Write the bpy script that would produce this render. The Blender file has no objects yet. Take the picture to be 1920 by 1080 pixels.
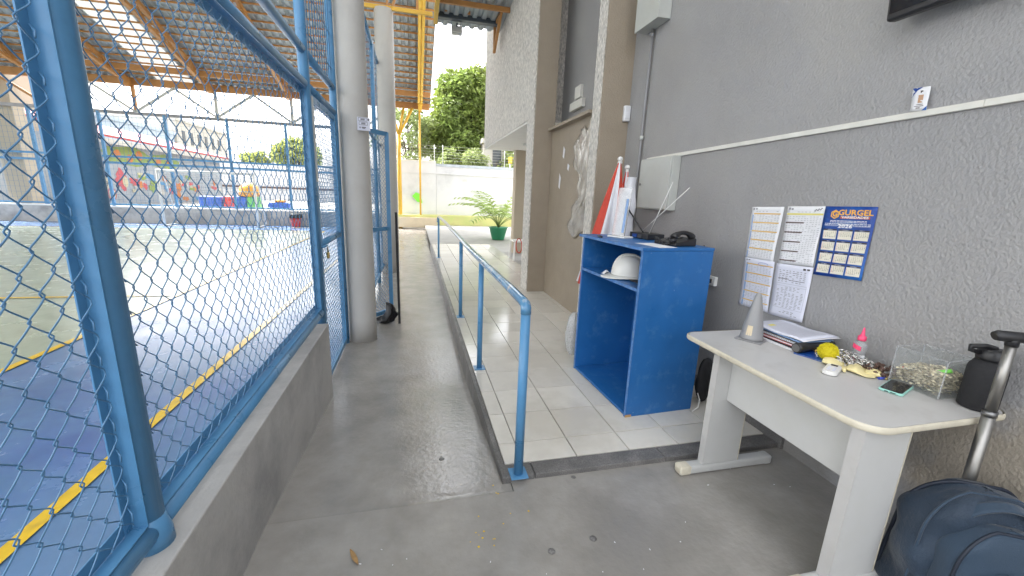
import bpy, bmesh, math, random
from mathutils import Vector, Matrix
random.seed(7)
PI = math.pi
R = math.radians
sc = bpy.context.scene
col = sc.collection

# ------------------------------------------------------------------ camera
CAM = Vector((0.0, 0.0, 1.5))
F_PX, PITCH, YAW, ROLL = 755.35, R(12.84), R(13.74), R(2.25)
_f = Vector((math.sin(YAW) * math.cos(PITCH), math.cos(YAW) * math.cos(PITCH), -math.sin(PITCH)))
_r = Vector((math.cos(YAW), -math.sin(YAW), 0))
_u = _r.cross(_f)
_r, _u = _r * math.cos(ROLL) + _u * math.sin(ROLL), -_r * math.sin(ROLL) + _u * math.cos(ROLL)
cd = bpy.data.cameras.new('camera')
cam = bpy.data.objects.new('camera', cd)
col.objects.link(cam)
m3 = Matrix((_r, _u, -_f)).transposed()
cam.matrix_world = Matrix.Translation(CAM) @ m3.to_4x4()
cd.sensor_width = 36
cd.lens = 36 * F_PX / 1920
cd.clip_start = 0.02
cd.clip_end = 3000
sc.camera = cam

# ------------------------------------------------------------------ sky, sun, exposure
SUN_EL, SUN_AZ = R(52), R(308)          # azimuth clockwise from +Y: a veiled sun stands high ahead to the left, over the court roof
w = bpy.data.worlds.new('World')
sc.world = w
w.use_nodes = True
nt = w.node_tree
bg = nt.nodes['Background']
sky = nt.nodes.new('ShaderNodeTexSky')
sky.sky_type = 'NISHITA'
sky.sun_disc = False
sky.sun_elevation = SUN_EL
sky.sun_rotation = SUN_AZ
sky.air_density = 1.0
sky.dust_density = 6.0
sky.ozone_density = 0.6
hsv = nt.nodes.new('ShaderNodeHueSaturation')     # hazy white sky
hsv.inputs['Saturation'].default_value = 0.2
nt.links.new(sky.outputs[0], hsv.inputs['Color'])
nt.links.new(hsv.outputs[0], bg.inputs[0])
bg.inputs[1].default_value = 0.15
sl = bpy.data.lights.new('sun', 'SUN')
sl.energy = 1.5
sl.angle = R(10)
sl.color = (1.0, 0.95, 0.87)
so = bpy.data.objects.new('sun', sl)
col.objects.link(so)
sdir = Vector((math.sin(SUN_AZ) * math.cos(SUN_EL), math.cos(SUN_AZ) * math.cos(SUN_EL), math.sin(SUN_EL)))
so.rotation_euler = sdir.to_track_quat('Z', 'Y').to_euler()
so.location = sdir * 60
sc.view_settings.view_transform = 'Standard'
sc.view_settings.look = 'None'
sc.view_settings.exposure = 2.8
sc.view_settings.gamma = 1
sc.view_settings.use_curve_mapping = False
sc.cycles.use_denoising = True
sc.cycles.max_bounces = 10
sc.cycles.diffuse_bounces = 5
sc.cycles.transparent_max_bounces = 16
sc.cycles.sample_clamp_indirect = 8

# ------------------------------------------------------------------ measuring helpers (pixel of the survey photo -> point on a real plane)
def ray(x, y):
    return _f + _r * ((x - 960) / F_PX) - _u * ((y - 540) / F_PX)
def onx(x, y, X):
    d = ray(x, y); return CAM + d * (X / d.x)
def ony(x, y, Y):
    d = ray(x, y); return CAM + d * (Y / d.y)
def onz(x, y, Z):
    d = ray(x, y); return CAM + d * ((Z - CAM.z) / d.z)

# ------------------------------------------------------------------ mesh builder
class B:
    def __init__(s):
        s.v = []; s.f = []; s.sm = []
    def add(s, vs, fs, smooth=False):
        n = len(s.v)
        s.v += [tuple(q) for q in vs]
        s.f += [tuple(i + n for i in f) for f in fs]
        s.sm += [smooth] * len(fs)
        return s
    def box(s, c, d, rz=0, M=None):
        x, y, z = d[0] / 2, d[1] / 2, d[2] / 2
        vs = [Vector((a * x, b * y, e * z)) for e in (-1, 1) for b in (-1, 1) for a in (-1, 1)]
        T = Matrix.Translation(Vector(c)) @ (M.to_4x4() if M else Matrix.Rotation(rz, 4, 'Z'))
        return s.add([T @ q for q in vs], [(0, 2, 3, 1), (4, 5, 7, 6), (0, 1, 5, 4), (2, 6, 7, 3), (0, 4, 6, 2), (1, 3, 7, 5)])
    def span(s, x0, x1, y0, y1, z0, z1):
        return s.box(((x0 + x1) / 2, (y0 + y1) / 2, (z0 + z1) / 2), (abs(x1 - x0), abs(y1 - y0), abs(z1 - z0)))
    def bar(s, a, b, wd, ht, up=(0, 0, 1)):
        a = Vector(a); b = Vector(b); d = (b - a); L = d.length; d.normalize()
        up = Vector(up)
        if abs(d.dot(up)) > 0.98: up = Vector((0, 1, 0))
        sx = d.cross(up).normalized(); uz = sx.cross(d)
        M = Matrix((sx, d, uz)).transposed()
        return s.box((a + b) / 2, (wd, L, ht), M=M)
    def tube(s, pts, r, n=8, caps=True, closed=False, smooth=True):
        pts = [Vector(p) for p in pts]
        rs = r if isinstance(r, (list, tuple)) else [r] * len(pts)
        rings = []
        N = len(pts)
        prev = None
        for i, p in enumerate(pts):
            if closed: d = pts[(i + 1) % N] - pts[i - 1]
            else: d = pts[min(i + 1, N - 1)] - pts[max(i - 1, 0)]
            d = d.normalized() if d.length > 1e-9 else Vector((0, 0, 1))
            if prev is None:
                a = Vector((0, 0, 1)) if abs(d.z) < 0.9 else Vector((1, 0, 0))
                sx = d.cross(a).normalized()
            else:
                sx = (prev - d * prev.dot(d))
                sx = sx.normalized() if sx.length > 1e-6 else d.orthogonal().normalized()
            prev = sx
            uy = d.cross(sx)
            rings.append([p + (sx * math.cos(2 * PI * k / n) + uy * math.sin(2 * PI * k / n)) * rs[i] for k in range(n)])
        vs = [q for rg in rings for q in rg]
        fs = []
        for i in range(N if closed else N - 1):
            j = (i + 1) % N
            for k in range(n):
                fs.append((i * n + k, i * n + (k + 1) % n, j * n + (k + 1) % n, j * n + k))
        s.add(vs, fs, smooth)
        if caps and not closed:
            b0 = len(s.v) - len(vs)
            s.f.append(tuple(b0 + k for k in reversed(range(n)))); s.sm.append(False)
            s.f.append(tuple(b0 + (N - 1) * n + k for k in range(n))); s.sm.append(False)
        return s
    def cyl(s, a, b, r, n=16, r1=None):
        return s.tube([a, b], [r, r if r1 is None else r1], n)
    def lathe(s, prof, c=(0, 0, 0), n=24, axis=None, smooth=True, M=None):
        vs = []; fs = []
        T = Matrix.Translation(Vector(c)) @ (M.to_4x4() if M else Matrix.Identity(4))
        for (r, z) in prof:
            for k in range(n):
                vs.append(T @ Vector((r * math.cos(2 * PI * k / n), r * math.sin(2 * PI * k / n), z)))
        for i in range(len(prof) - 1):
            for k in range(n):
                fs.append((i * n + k, i * n + (k + 1) % n, (i + 1) * n + (k + 1) % n, (i + 1) * n + k))
        s.add(vs, fs, smooth)
        b0 = len(s.v) - len(vs)
        if prof[0][0] > 1e-5: s.f.append(tuple(b0 + k for k in reversed(range(n)))); s.sm.append(False)
        if prof[-1][0] > 1e-5: s.f.append(tuple(b0 + (len(prof) - 1) * n + k for k in range(n))); s.sm.append(False)
        return s
    def prism(s, poly, z0, z1, M=None):
        n = len(poly)
        T = M.to_4x4() if M else Matrix.Identity(4)
        vs = [T @ Vector((p[0], p[1], z0)) for p in poly] + [T @ Vector((p[0], p[1], z1)) for p in poly]
        fs = [tuple(reversed(range(n))), tuple(range(n, 2 * n))] + [(i, (i + 1) % n, n + (i + 1) % n, n + i) for i in range(n)]
        return s.add(vs, fs)
    def grid(s, fn, nu, nv, smooth=True):
        vs = [fn(i / nu, j / nv) for j in range(nv + 1) for i in range(nu + 1)]
        fs = [(j * (nu + 1) + i, j * (nu + 1) + i + 1, (j + 1) * (nu + 1) + i + 1, (j + 1) * (nu + 1) + i) for j in range(nv) for i in range(nu)]
        return s.add(vs, fs, smooth)
    def quad(s, a, b, c, d):
        return s.add([a, b, c, d], [(0, 1, 2, 3)])
    def xform(s, M):
        s.v = [tuple(M @ Vector(q)) for q in s.v]; return s

def rootloc(o):
    p = Vector((0, 0, 0))
    while o is not None:
        p += o.location; o = o.parent
    return p

def obj(name, b, mat, parent=None, local=False, bevel=0, seg=2, subsurf=0, loc=None, solid=0):
    """one mesh object; builder coordinates are world coordinates unless local"""
    if parent is None and not local:
        if loc is None:
            xs = [q[0] for q in b.v]; ys = [q[1] for q in b.v]; zs = [q[2] for q in b.v]
            loc = Vector(((min(xs) + max(xs)) / 2, (min(ys) + max(ys)) / 2, min(zs)))
        off = Vector(loc)
    elif parent is not None and not local:
        off = rootloc(parent)
    else:
        off = Vector((0, 0, 0))
    me = bpy.data.meshes.new(name)
    vs = [(q[0] - off.x, q[1] - off.y, q[2] - off.z) for q in b.v]
    me.from_pydata(vs, [], b.f)
    me.polygons.foreach_set('use_smooth', b.sm)
    me.update()
    bm = bmesh.new(); bm.from_mesh(me)
    bmesh.ops.recalc_face_normals(bm, faces=bm.faces)
    bm.to_mesh(me); bm.free()
    o = bpy.data.objects.new(name, me)
    col.objects.link(o)
    if isinstance(mat, (list, tuple)):
        for m in mat: me.materials.append(m)
    else:
        me.materials.append(mat)
    if parent is not None: o.parent = parent
    elif not local: o.location = off
    elif loc is not None: o.location = loc
    if solid:
        md = o.modifiers.new('solid', 'SOLIDIFY'); md.thickness = solid; md.offset = 0
    if subsurf:
        md = o.modifiers.new('sub', 'SUBSURF'); md.levels = subsurf; md.render_levels = subsurf
    if bevel:
        md = o.modifiers.new('bev', 'BEVEL'); md.width = bevel; md.segments = seg; md.limit_method = 'ANGLE'; md.angle_limit = R(40)
        md.harden_normals = False
    return o

def tag(o, label=None, cat=None, group=None, kind=None):
    if label: o['label'] = label
    if cat: o['category'] = cat
    if group: o['group'] = group
    if kind: o['kind'] = kind
    return o
def thing(name, label, cat, loc=(0, 0, 0), rz=0, group=None):
    o = bpy.data.objects.new(name, None)
    o.empty_display_size = 0.1
    col.objects.link(o)
    o.location = loc; o.rotation_euler = (0, 0, rz)
    return tag(o, label, cat, group)
def struct(name, b, mat, **k):
    return tag(obj(name, b, mat, **k), kind='structure')

_txt = 0
def text_b(s, size, M, align='LEFT', ex=0.0, res=2, bold=0.0, sx=1.0):
    cu = bpy.data.curves.new('t', 'FONT')
    cu.body = s; cu.size = size; cu.align_x = align; cu.resolution_u = res; cu.extrude = ex; cu.offset = bold
    to = bpy.data.objects.new('t', cu); col.objects.link(to)
    dg = bpy.context.evaluated_depsgraph_get(); dg.update()
    me = bpy.data.meshes.new_from_object(to.evaluated_get(dg))
    b = B()
    b.add([M @ Vector((v.co.x * sx, v.co.y, v.co.z)) for v in me.vertices], [tuple(p.vertices) for p in me.polygons])
    bpy.data.objects.remove(to); bpy.data.curves.remove(cu); bpy.data.meshes.remove(me)
    return b

# ------------------------------------------------------------------ materials
def mat(name, c, rough=0.6, metal=0.0, var=0.12, vs=4.0, bump=0.0, bs=40.0, bd=0.01, c2=None, cs=3.0, cmix=(0.45, 0.65), spec=0.5, rvar=0.0, coat=0.0, island=0.0, bump2=0.0, bs2=300, stretch=None, sheen=0.0, transl=0.0, det=6, btype='NOISE', emis=None):
    m = bpy.data.materials.new(name); m.use_nodes = True
    t = m.node_tree; n = t.nodes; L = t.links
    p = n['Principled BSDF']
    tc = n.new('ShaderNodeTexCoord')
    src = tc.outputs['Object']
    if stretch:
        mp = n.new('ShaderNodeMapping'); mp.inputs['Scale'].default_value = stretch
        L.new(src, mp.inputs[0]); src = mp.outputs[0]
    nz = n.new('ShaderNodeTexNoise'); nz.inputs['Scale'].default_value = vs; nz.inputs['Detail'].default_value = det; nz.inputs['Roughness'].default_value = 0.62
    L.new(src, nz.inputs['Vector'])
    cr = n.new('ShaderNodeMapRange'); cr.inputs[1].default_value = 0.3; cr.inputs[2].default_value = 0.7
    cr.inputs[3].default_value = 1 - var; cr.inputs[4].default_value = 1 + var
    L.new(nz.outputs[0], cr.inputs[0])
    base = n.new('ShaderNodeRGB'); base.outputs[0].default_value = (*c, 1)
    colr = base.outputs[0]
    if c2 is not None:
        n2 = n.new('ShaderNodeTexNoise'); n2.inputs['Scale'].default_value = cs; n2.inputs['Detail'].default_value = 8; n2.inputs['Roughness'].default_value = 0.65
        L.new(src, n2.inputs['Vector'])
        r2 = n.new('ShaderNodeMapRange'); r2.inputs[1].default_value = cmix[0]; r2.inputs[2].default_value = cmix[1]
        L.new(n2.outputs[0], r2.inputs[0])
        mx = n.new('ShaderNodeMix'); mx.data_type = 'RGBA'
        L.new(r2.outputs[0], mx.inputs[0]); L.new(colr, mx.inputs[6]); mx.inputs[7].default_value = (*c2, 1)
        colr = mx.outputs[2]
    mul = n.new('ShaderNodeVectorMath'); mul.operation = 'SCALE'
    L.new(colr, mul.inputs[0]); L.new(cr.outputs[0], mul.inputs['Scale'])
    fin = mul.outputs[0]
    if island:
        ge = n.new('ShaderNodeNewGeometry')
        ir = n.new('ShaderNodeMapRange'); ir.inputs[3].default_value = 1 - island; ir.inputs[4].default_value = 1 + island
        L.new(ge.outputs['Random Per Island'], ir.inputs[0])
        m2 = n.new('ShaderNodeVectorMath'); m2.operation = 'SCALE'
        L.new(fin, m2.inputs[0]); L.new(ir.outputs[0], m2.inputs['Scale']); fin = m2.outputs[0]
    L.new(fin, p.inputs['Base Color'])
    p.inputs['Metallic'].default_value = metal
    p.inputs['Specular IOR Level'].default_value = spec
    p.inputs['Roughness'].default_value = rough
    if rvar:
        rr = n.new('ShaderNodeMapRange'); rr.inputs[1].default_value = 0.3; rr.inputs[2].default_value = 0.7
        rr.inputs[3].default_value = max(0.02, rough - rvar); rr.inputs[4].default_value = min(1, rough + rvar)
        L.new(nz.outputs[0], rr.inputs[0]); L.new(rr.outputs[0], p.inputs['Roughness'])
    if coat: p.inputs['Coat Weight'].default_value = coat
    if sheen: p.inputs['Sheen Weight'].default_value = sheen
    if bump:
        if btype == 'NOISE':
            b1 = n.new('ShaderNodeTexNoise'); b1.inputs['Scale'].default_value = bs; b1.inputs['Detail'].default_value = 3
            bo = b1.outputs[0]
        else:
            b1 = n.new('ShaderNodeTexVoronoi'); b1.feature = 'SMOOTH_F1'; b1.inputs['Scale'].default_value = bs
            bo = b1.outputs['Distance']
        L.new(src, b1.inputs['Vector'])
        bp = n.new('ShaderNodeBump'); bp.inputs['Strength'].default_value = bump; bp.inputs['Distance'].default_value = bd
        L.new(bo, bp.inputs['Height'])
        nrm = bp.outputs[0]
        if bump2:
            b2 = n.new('ShaderNodeTexNoise'); b2.inputs['Scale'].default_value = bs2; b2.inputs['Detail'].default_value = 2
            L.new(src, b2.inputs['Vector'])
            bq = n.new('ShaderNodeBump'); bq.inputs['Strength'].default_value = bump2; bq.inputs['Distance'].default_value = bd * 0.4
            L.new(b2.outputs[0], bq.inputs['Height']); L.new(nrm, bq.inputs['Normal']); nrm = bq.outputs[0]
        L.new(nrm, p.inputs['Normal'])
    if transl:
        tr = n.new('ShaderNodeBsdfTranslucent'); L.new(fin, tr.inputs[0])
        ms = n.new('ShaderNodeMixShader'); ms.inputs[0].default_value = transl
        out = n['Material Output']
        L.new(p.outputs[0], ms.inputs[1]); L.new(tr.outputs[0], ms.inputs[2]); L.new(ms.outputs[0], out.inputs[0])
    if emis:
        p.inputs['Emission Color'].default_value = (*emis[0], 1); p.inputs['Emission Strength'].default_value = emis[1]
    return m

def stain(m, centre, radius, colour, scale=6.0, strength=0.8):
    t = m.node_tree; n = t.nodes; L = t.links; p = n['Principled BSDF']
    src = p.inputs['Base Color'].links[0].from_socket
    tc = n.new('ShaderNodeTexCoord'); dist = n.new('ShaderNodeVectorMath'); dist.operation = 'DISTANCE'
    geo = n.new('ShaderNodeNewGeometry')
    L.new(geo.outputs['Position'], dist.inputs[0]); dist.inputs[1].default_value = centre
    nz = n.new('ShaderNodeTexNoise'); nz.inputs['Scale'].default_value = scale; nz.inputs['Detail'].default_value = 8
    L.new(geo.outputs['Position'], nz.inputs['Vector'])
    a = n.new('ShaderNodeMath'); a.operation = 'MULTIPLY_ADD'; a.inputs[1].default_value = radius * 1.6; L.new(nz.outputs[0], a.inputs[0]); L.new(dist.outputs['Value'], a.inputs[2])
    r = n.new('ShaderNodeMapRange'); r.inputs[1].default_value = radius * 1.75; r.inputs[2].default_value = radius * 1.25; r.inputs[3].default_value = 0; r.inputs[4].default_value = strength
    L.new(a.outputs[0], r.inputs[0])
    mx = n.new('ShaderNodeMix'); mx.data_type = 'RGBA'; mx.inputs[7].default_value = (*colour, 1)
    L.new(r.outputs[0], mx.inputs[0]); L.new(src, mx.inputs[6]); L.new(mx.outputs[2], p.inputs['Base Color'])

def clear_mat(name, tint=(0.95, 0.97, 0.97), alpha=0.12, rough=0.08):
    m = bpy.data.materials.new(name); m.use_nodes = True
    t = m.node_tree; n = t.nodes; L = t.links
    for k in list(n):
        if k.type == 'BSDF_PRINCIPLED': n.remove(k)
    tr = n.new('ShaderNodeBsdfTransparent'); tr.inputs[0].default_value = (*tint, 1)
    gl = n.new('ShaderNodeBsdfGlossy'); gl.inputs['Roughness'].default_value = rough
    df = n.new('ShaderNodeBsdfDiffuse'); df.inputs[0].default_value = (0.75, 0.76, 0.76, 1)
    lw_ = n.new('ShaderNodeLayerWeight'); lw_.inputs[0].default_value = 0.3
    pw_ = n.new('ShaderNodeMath'); pw_.operation = 'POWER'; pw_.inputs[1].default_value = 4.0
    fr = n.new('ShaderNodeMapRange'); fr.inputs[3].default_value = 0.03; fr.inputs[4].default_value = 0.55
    L.new(lw_.outputs['Facing'], pw_.inputs[0]); L.new(pw_.outputs[0], fr.inputs[0])
    nz = n.new('ShaderNodeTexNoise'); nz.inputs['Scale'].default_value = 25
    mr = n.new('ShaderNodeMapRange'); mr.inputs[3].default_value = alpha * 0.5; mr.inputs[4].default_value = alpha * 1.5
    L.new(nz.outputs[0], mr.inputs[0])
    m1 = n.new('ShaderNodeMixShader'); L.new(mr.outputs[0], m1.inputs[0]); L.new(tr.outputs[0], m1.inputs[1]); L.new(df.outputs[0], m1.inputs[2])
    m2 = n.new('ShaderNodeMixShader'); L.new(fr.outputs[0], m2.inputs[0]); L.new(m1.outputs[0], m2.inputs[1]); L.new(gl.outputs[0], m2.inputs[2])
    L.new(m2.outputs[0], n['Material Output'].inputs[0])
    return m

M = {}
M['plaster'] = mat('grey_plaster', (0.30, 0.297, 0.30), 0.36, var=0.06, vs=1.5, bump=0.62, bs=78, bd=0.010, bump2=0.35, bs2=190, c2=(0.33, 0.322, 0.31), cs=0.9, cmix=(0.4, 0.75), stretch=(1, 1, 0.8))
M['brown'] = mat('brown_plaster', (0.31, 0.258, 0.195), 0.55, var=0.08, vs=3, bump=0.5, bs=80, bd=0.01)
M['grain'] = mat('combed_plaster', (0.64, 0.61, 0.56), 0.7, var=0.55, vs=60, bump=1.0, bs=60, bd=0.03, stretch=(1, 1, 0.30))
M['soffit'] = mat('soffit_white', (0.78, 0.76, 0.72), 0.8, var=0.04)
M['lowwall'] = mat('low_wall_paint', (0.47, 0.455, 0.43), 0.5, var=0.08, vs=3, bump=0.35, bs=70, bd=0.008, c2=(0.30, 0.29, 0.28), cs=2)
M['column'] = mat('column_paint', (0.50, 0.485, 0.455), 0.55, var=0.05, vs=2, bump=0.25, bs=45, bd=0.008, c2=(0.42, 0.40, 0.37), cs=1.4, cmix=(0.5, 0.8))
M['concrete'] = mat('floor_concrete', (0.285, 0.27, 0.247), 0.21, spec=0.65, var=0.12, vs=5, bump=0.30, bs=34, bd=0.008, c2=(0.36, 0.34, 0.31), cs=1.8, cmix=(0.38, 0.72), rvar=0.06, bump2=0.10, bs2=120)
M['court_blue'] = mat('court_blue_paint', (0.095, 0.20, 0.37), 0.25, spec=1.0, var=0.14, vs=2.2, det=10, bump=0.05, bs=14, bd=0.004, c2=(0.075, 0.15, 0.36), cs=0.8, rvar=0.05)
M['court_green'] = mat('court_green_paint', (0.34, 0.40, 0.31), 0.25, spec=1.0, var=0.14, vs=2.2, det=10, bump=0.05, bs=14, bd=0.004, rvar=0.05)
M['line'] = mat('yellow_line_paint', (0.72, 0.47, 0.035), 0.2, var=0.1, vs=12, c2=(0.55, 0.36, 0.05), cs=9, cmix=(0.55, 0.75))
M['tile'] = mat('ceramic_tile', (0.70, 0.665, 0.595), 0.12, var=0.05, vs=3, bump=0.03, bs=8, bd=0.003, c2=(0.56, 0.53, 0.48), cs=2.5, cmix=(0.5, 0.8))
M['grout'] = mat('grout', (0.22, 0.20, 0.175), 0.85, var=0.2, vs=20)
M['granite'] = mat('granite', (0.13, 0.125, 0.12), 0.45, var=0.45, vs=160, c2=(0.2, 0.19, 0.18), cs=6)
M['ground'] = mat('ground_soil', (0.22, 0.2, 0.16), 0.9, var=0.2, vs=0.5)
M['yard'] = mat('yard_concrete', (0.27, 0.265, 0.25), 0.6, var=0.12, vs=2, bump=0.2, bs=20)
M['steel_blue'] = mat('blue_enamel_steel', (0.085, 0.25, 0.45), 0.33, var=0.12, vs=7, bump=0.12, bs=60, bd=0.004, c2=(0.13, 0.09, 0.06), cs=22, cmix=(0.70, 0.76), rvar=0.1)
M['wire_blue'] = mat('blue_coated_wire', (0.07, 0.19, 0.34), 0.38, var=0.15, vs=20)
M['rail_worn'] = mat('worn_blue_rail', (0.07, 0.21, 0.37), 0.13, metal=0.0, var=0.15, vs=9, c2=(0.42, 0.43, 0.43), cs=11, cmix=(0.52, 0.66), coat=0.4)
M['cab_blue'] = mat('blue_painted_board', (0.016, 0.125, 0.36), 0.42, var=0.08, vs=6, bump=0.08, bs=130, bd=0.003, c2=(0.07, 0.20, 0.42), cs=9, cmix=(0.54, 0.76), rvar=0.15)
M['cab_edge'] = mat('worn_blue_edge', (0.06, 0.17, 0.42), 0.5, var=0.25, vs=25, c2=(0.12, 0.24, 0.45), cs=14)
M['bare_wood'] = mat('bare_fibreboard', (0.42, 0.25, 0.11), 0.8, var=0.15, vs=40)
M['orange'] = mat('orange_steel_paint', (0.42, 0.20, 0.06), 0.5, var=0.12, vs=4)
M['yellow'] = mat('lit_steel_and_sign_yellow', (0.68, 0.41, 0.045), 0.5, var=0.1, vs=4)  # lit tone of the orange roof steel put into the colour; also the sign
M['sheet'] = mat('corrugated_galvanised', (0.34, 0.37, 0.38), 0.5, metal=0.25, var=0.14, vs=1.2, c2=(0.33, 0.35, 0.36), cs=0.7, stretch=(1, 0.3, 1))
M['skylight'] = mat('translucent_sheet', (0.55, 0.56, 0.54), 0.5, var=0.08, vs=2, transl=0.12)
M['gutter'] = mat('dark_gutter', (0.045, 0.06, 0.075), 0.4, var=0.1)
M['white_wall'] = mat('white_wall_paint', (0.68, 0.685, 0.69), 0.7, var=0.05, vs=1.0, bump=0.1, bs=20, c2=(0.45, 0.455, 0.46), cs=0.6, cmix=(0.5, 0.8))
M['coping'] = mat('blue_grey_coping', (0.45, 0.5, 0.56), 0.6, var=0.15, vs=3)
M['verge'] = mat('yellow_green_kerb', (0.62, 0.60, 0.24), 0.7, var=0.2, vs=3, c2=(0.42, 0.48, 0.16), cs=1.5)
M['leaf'] = mat('mango_leaf', (0.19, 0.26, 0.065), 0.5, var=0.3, vs=0.9, island=0.45, c2=(0.16, 0.19, 0.03), cs=0.55, cmix=(0.45, 0.7), transl=0.35)
M['leaf2'] = mat('light_leaf', (0.22, 0.27, 0.10), 0.5, var=0.3, vs=0.9, island=0.4, transl=0.35)
M['leaf3'] = mat('pale_far_leaf', (0.36, 0.40, 0.13), 0.5, var=0.3, vs=0.9, island=0.4, transl=0.35)
M['palm'] = mat('palm_leaf', (0.32, 0.42, 0.12), 0.4, var=0.2, vs=3, island=0.3, transl=0.35)
M['bark'] = mat('bark', (0.12, 0.095, 0.07), 0.9, var=0.3, vs=6, bump=0.6, bs=20, bd=0.03)
M['green_pot'] = mat('green_plastic', (0.03, 0.22, 0.11), 0.35, var=0.08)
M['black'] = mat('black_plastic', (0.014, 0.014, 0.016), 0.38, var=0.15, vs=20)
M['black_rough'] = mat('black_fabric', (0.018, 0.018, 0.02), 0.85, var=0.3, vs=12, bump=0.4, bs=40)
M['screen'] = mat('dark_screen', (0.012, 0.012, 0.014), 0.08, var=0.1)
M['white'] = mat('white_plastic', (0.74, 0.73, 0.70), 0.35, var=0.05)
M['helmet'] = mat('helmet_plastic', (0.66, 0.65, 0.61), 0.25, var=0.05, coat=0.3)
M['paper'] = mat('white_paper', (0.74, 0.74, 0.76), 0.8, var=0.04, vs=6)
M['paper_cool'] = mat('bluish_paper', (0.66, 0.67, 0.76), 0.8, var=0.04, vs=6)  # pale bars drawn as the highlight along the top edges
M['ink'] = mat('grey_print', (0.28, 0.28, 0.30), 0.8, var=0.2, vs=60)
M['ink_light'] = mat('light_grey_print', (0.48, 0.48, 0.50), 0.8, var=0.15, vs=80)  # pale bars drawn as the highlight down the corners
M['ink_dark'] = mat('dark_print', (0.06, 0.05, 0.05), 0.8, var=0.2)
M['ink_brown'] = mat('brown_print', (0.12, 0.08, 0.07), 0.8, var=0.1)
M['ink_amber'] = mat('amber_print', (0.72, 0.47, 0.13), 0.8, var=0.1)
M['ink_yellow'] = mat('yellow_highlight', (0.75, 0.68, 0.2), 0.8, var=0.1)
M['ink_blue'] = mat('pale_blue_print', (0.25, 0.38, 0.62), 0.8, var=0.1)
M['cal_blue'] = mat('calendar_blue', (0.008, 0.05, 0.27), 0.35, var=0.08, vs=5, c2=(0.012, 0.14, 0.45), cs=3)
M['cal_cream'] = mat('calendar_cream', (0.74, 0.70, 0.58), 0.5, var=0.03)
M['cal_gold'] = mat('calendar_gold', (0.82, 0.43, 0.06), 0.4, var=0.06)
M['cal_rust'] = mat('calendar_rust', (0.48, 0.10, 0.04), 0.4, var=0.06)
M['cal_white'] = mat('calendar_white', (0.78, 0.79, 0.80), 0.4, var=0.03)
M['box_grey'] = mat('panel_grey_enamel', (0.47, 0.48, 0.45), 0.4, var=0.05, vs=4)
M['pipe_grey'] = mat('grey_conduit', (0.24, 0.24, 0.245), 0.4, var=0.08)
M['trunk'] = mat('cream_trunking', (0.66, 0.645, 0.59), 0.45, var=0.08, vs=8)
M['chrome'] = mat('brushed_steel', (0.33, 0.32, 0.30), 0.42, metal=1.0, var=0.08, vs=8)
M['chain'] = mat('bright_chain_steel', (0.62, 0.61, 0.58), 0.22, metal=1.0, var=0.1, island=.3)
M['steel_dark'] = mat('dark_steel', (0.2, 0.2, 0.2), 0.35, metal=0.9, var=0.15)
M['tabletop'] = mat('grey_laminate', (0.50, 0.49, 0.475), 0.38, var=0.05, vs=5, c2=(0.40, 0.385, 0.36), cs=6, cmix=(0.52, 0.8), rvar=0.1)
M['tableleg'] = mat('pale_grey_board', (0.53, 0.53, 0.515), 0.5, var=0.06, vs=3, c2=(0.45, 0.45, 0.42), cs=3, cmix=(0.5, 0.8))
M['edge_cream'] = mat('cream_edge_band', (0.62, 0.575, 0.46), 0.45, var=0.08, vs=12, c2=(0.56, 0.51, 0.4), cs=14)
M['cone'] = mat('grey_cone_plastic', (0.27, 0.27, 0.275), 0.35, var=0.05)
M['label_cream'] = mat('cream_label', (0.62, 0.52, 0.36), 0.7, var=0.08)
M['red'] = mat('red_cloth', (0.52, 0.05, 0.025), 0.65, var=0.12, vs=8)
M['redplastic'] = mat('red_plastic', (0.50, 0.05, 0.05), 0.4, var=0.1)
M['white_cloth'] = mat('white_cloth', (0.66, 0.66, 0.69), 0.6, var=0.08, vs=6, bump=0.3, bs=15, bd=0.01)
M['pom'] = mat('yellow_fluff', (0.88, 0.80, 0.05), 0.9, var=0.06, island=0.12, transl=0.4)
M['glove'] = mat('pale_yellow_rubber', (0.76, 0.66, 0.34), 0.5, var=0.08, vs=12, bump=0.3, bs=30)
M['pink'] = mat('pink_plastic', (0.85, 0.07, 0.18), 0.35, var=0.05)
M['mint'] = mat('mint_case', (0.30, 0.60, 0.52), 0.35, var=0.05)
M['pen_blue'] = mat('blue_pen_cap', (0.05, 0.08, 0.45), 0.35, var=0.05)
M['lime'] = mat('lime_marker', (0.22, 0.78, 0.06), 0.35, var=0.05)
M['shell'] = mat('shell_chips', (0.60, 0.53, 0.38), 0.55, var=0.2, vs=30, island=0.6)
M['brownbits'] = mat('brown_lumps', (0.10, 0.055, 0.04), 0.6, var=0.3, vs=30, island=0.5)
M['straw'] = mat('straw_cloth', (0.38, 0.29, 0.10), 0.8, var=0.2, vs=30)
M['acrylic'] = clear_mat('clear_acrylic', (0.97, 0.98, 0.98), 0.05)
M['bottle'] = clear_mat('clear_bottle', (0.9, 0.9, 0.92), 0.25)
M['clearsheet'] = clear_mat('clear_sleeve', (0.92, 0.93, 0.94), 0.35)
M['navy'] = mat('navy_nylon', (0.010, 0.026, 0.05), 0.62, var=0.18, vs=5, bump=0.7, bs=13, bd=0.02, bump2=0.35, bs2=260, sheen=0.2)
M['navy2'] = mat('navy_nylon_light', (0.015, 0.038, 0.07), 0.6, var=0.12, vs=5, bump=0.3, bs=12, bd=0.015, bump2=0.3, bs2=420, sheen=0.2)
M['zip'] = mat('zip_tape', (0.01, 0.016, 0.03), 0.6, var=0.1)
M['brass'] = mat('brass', (0.6, 0.42, 0.15), 0.3, metal=1.0, var=0.1)
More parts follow.
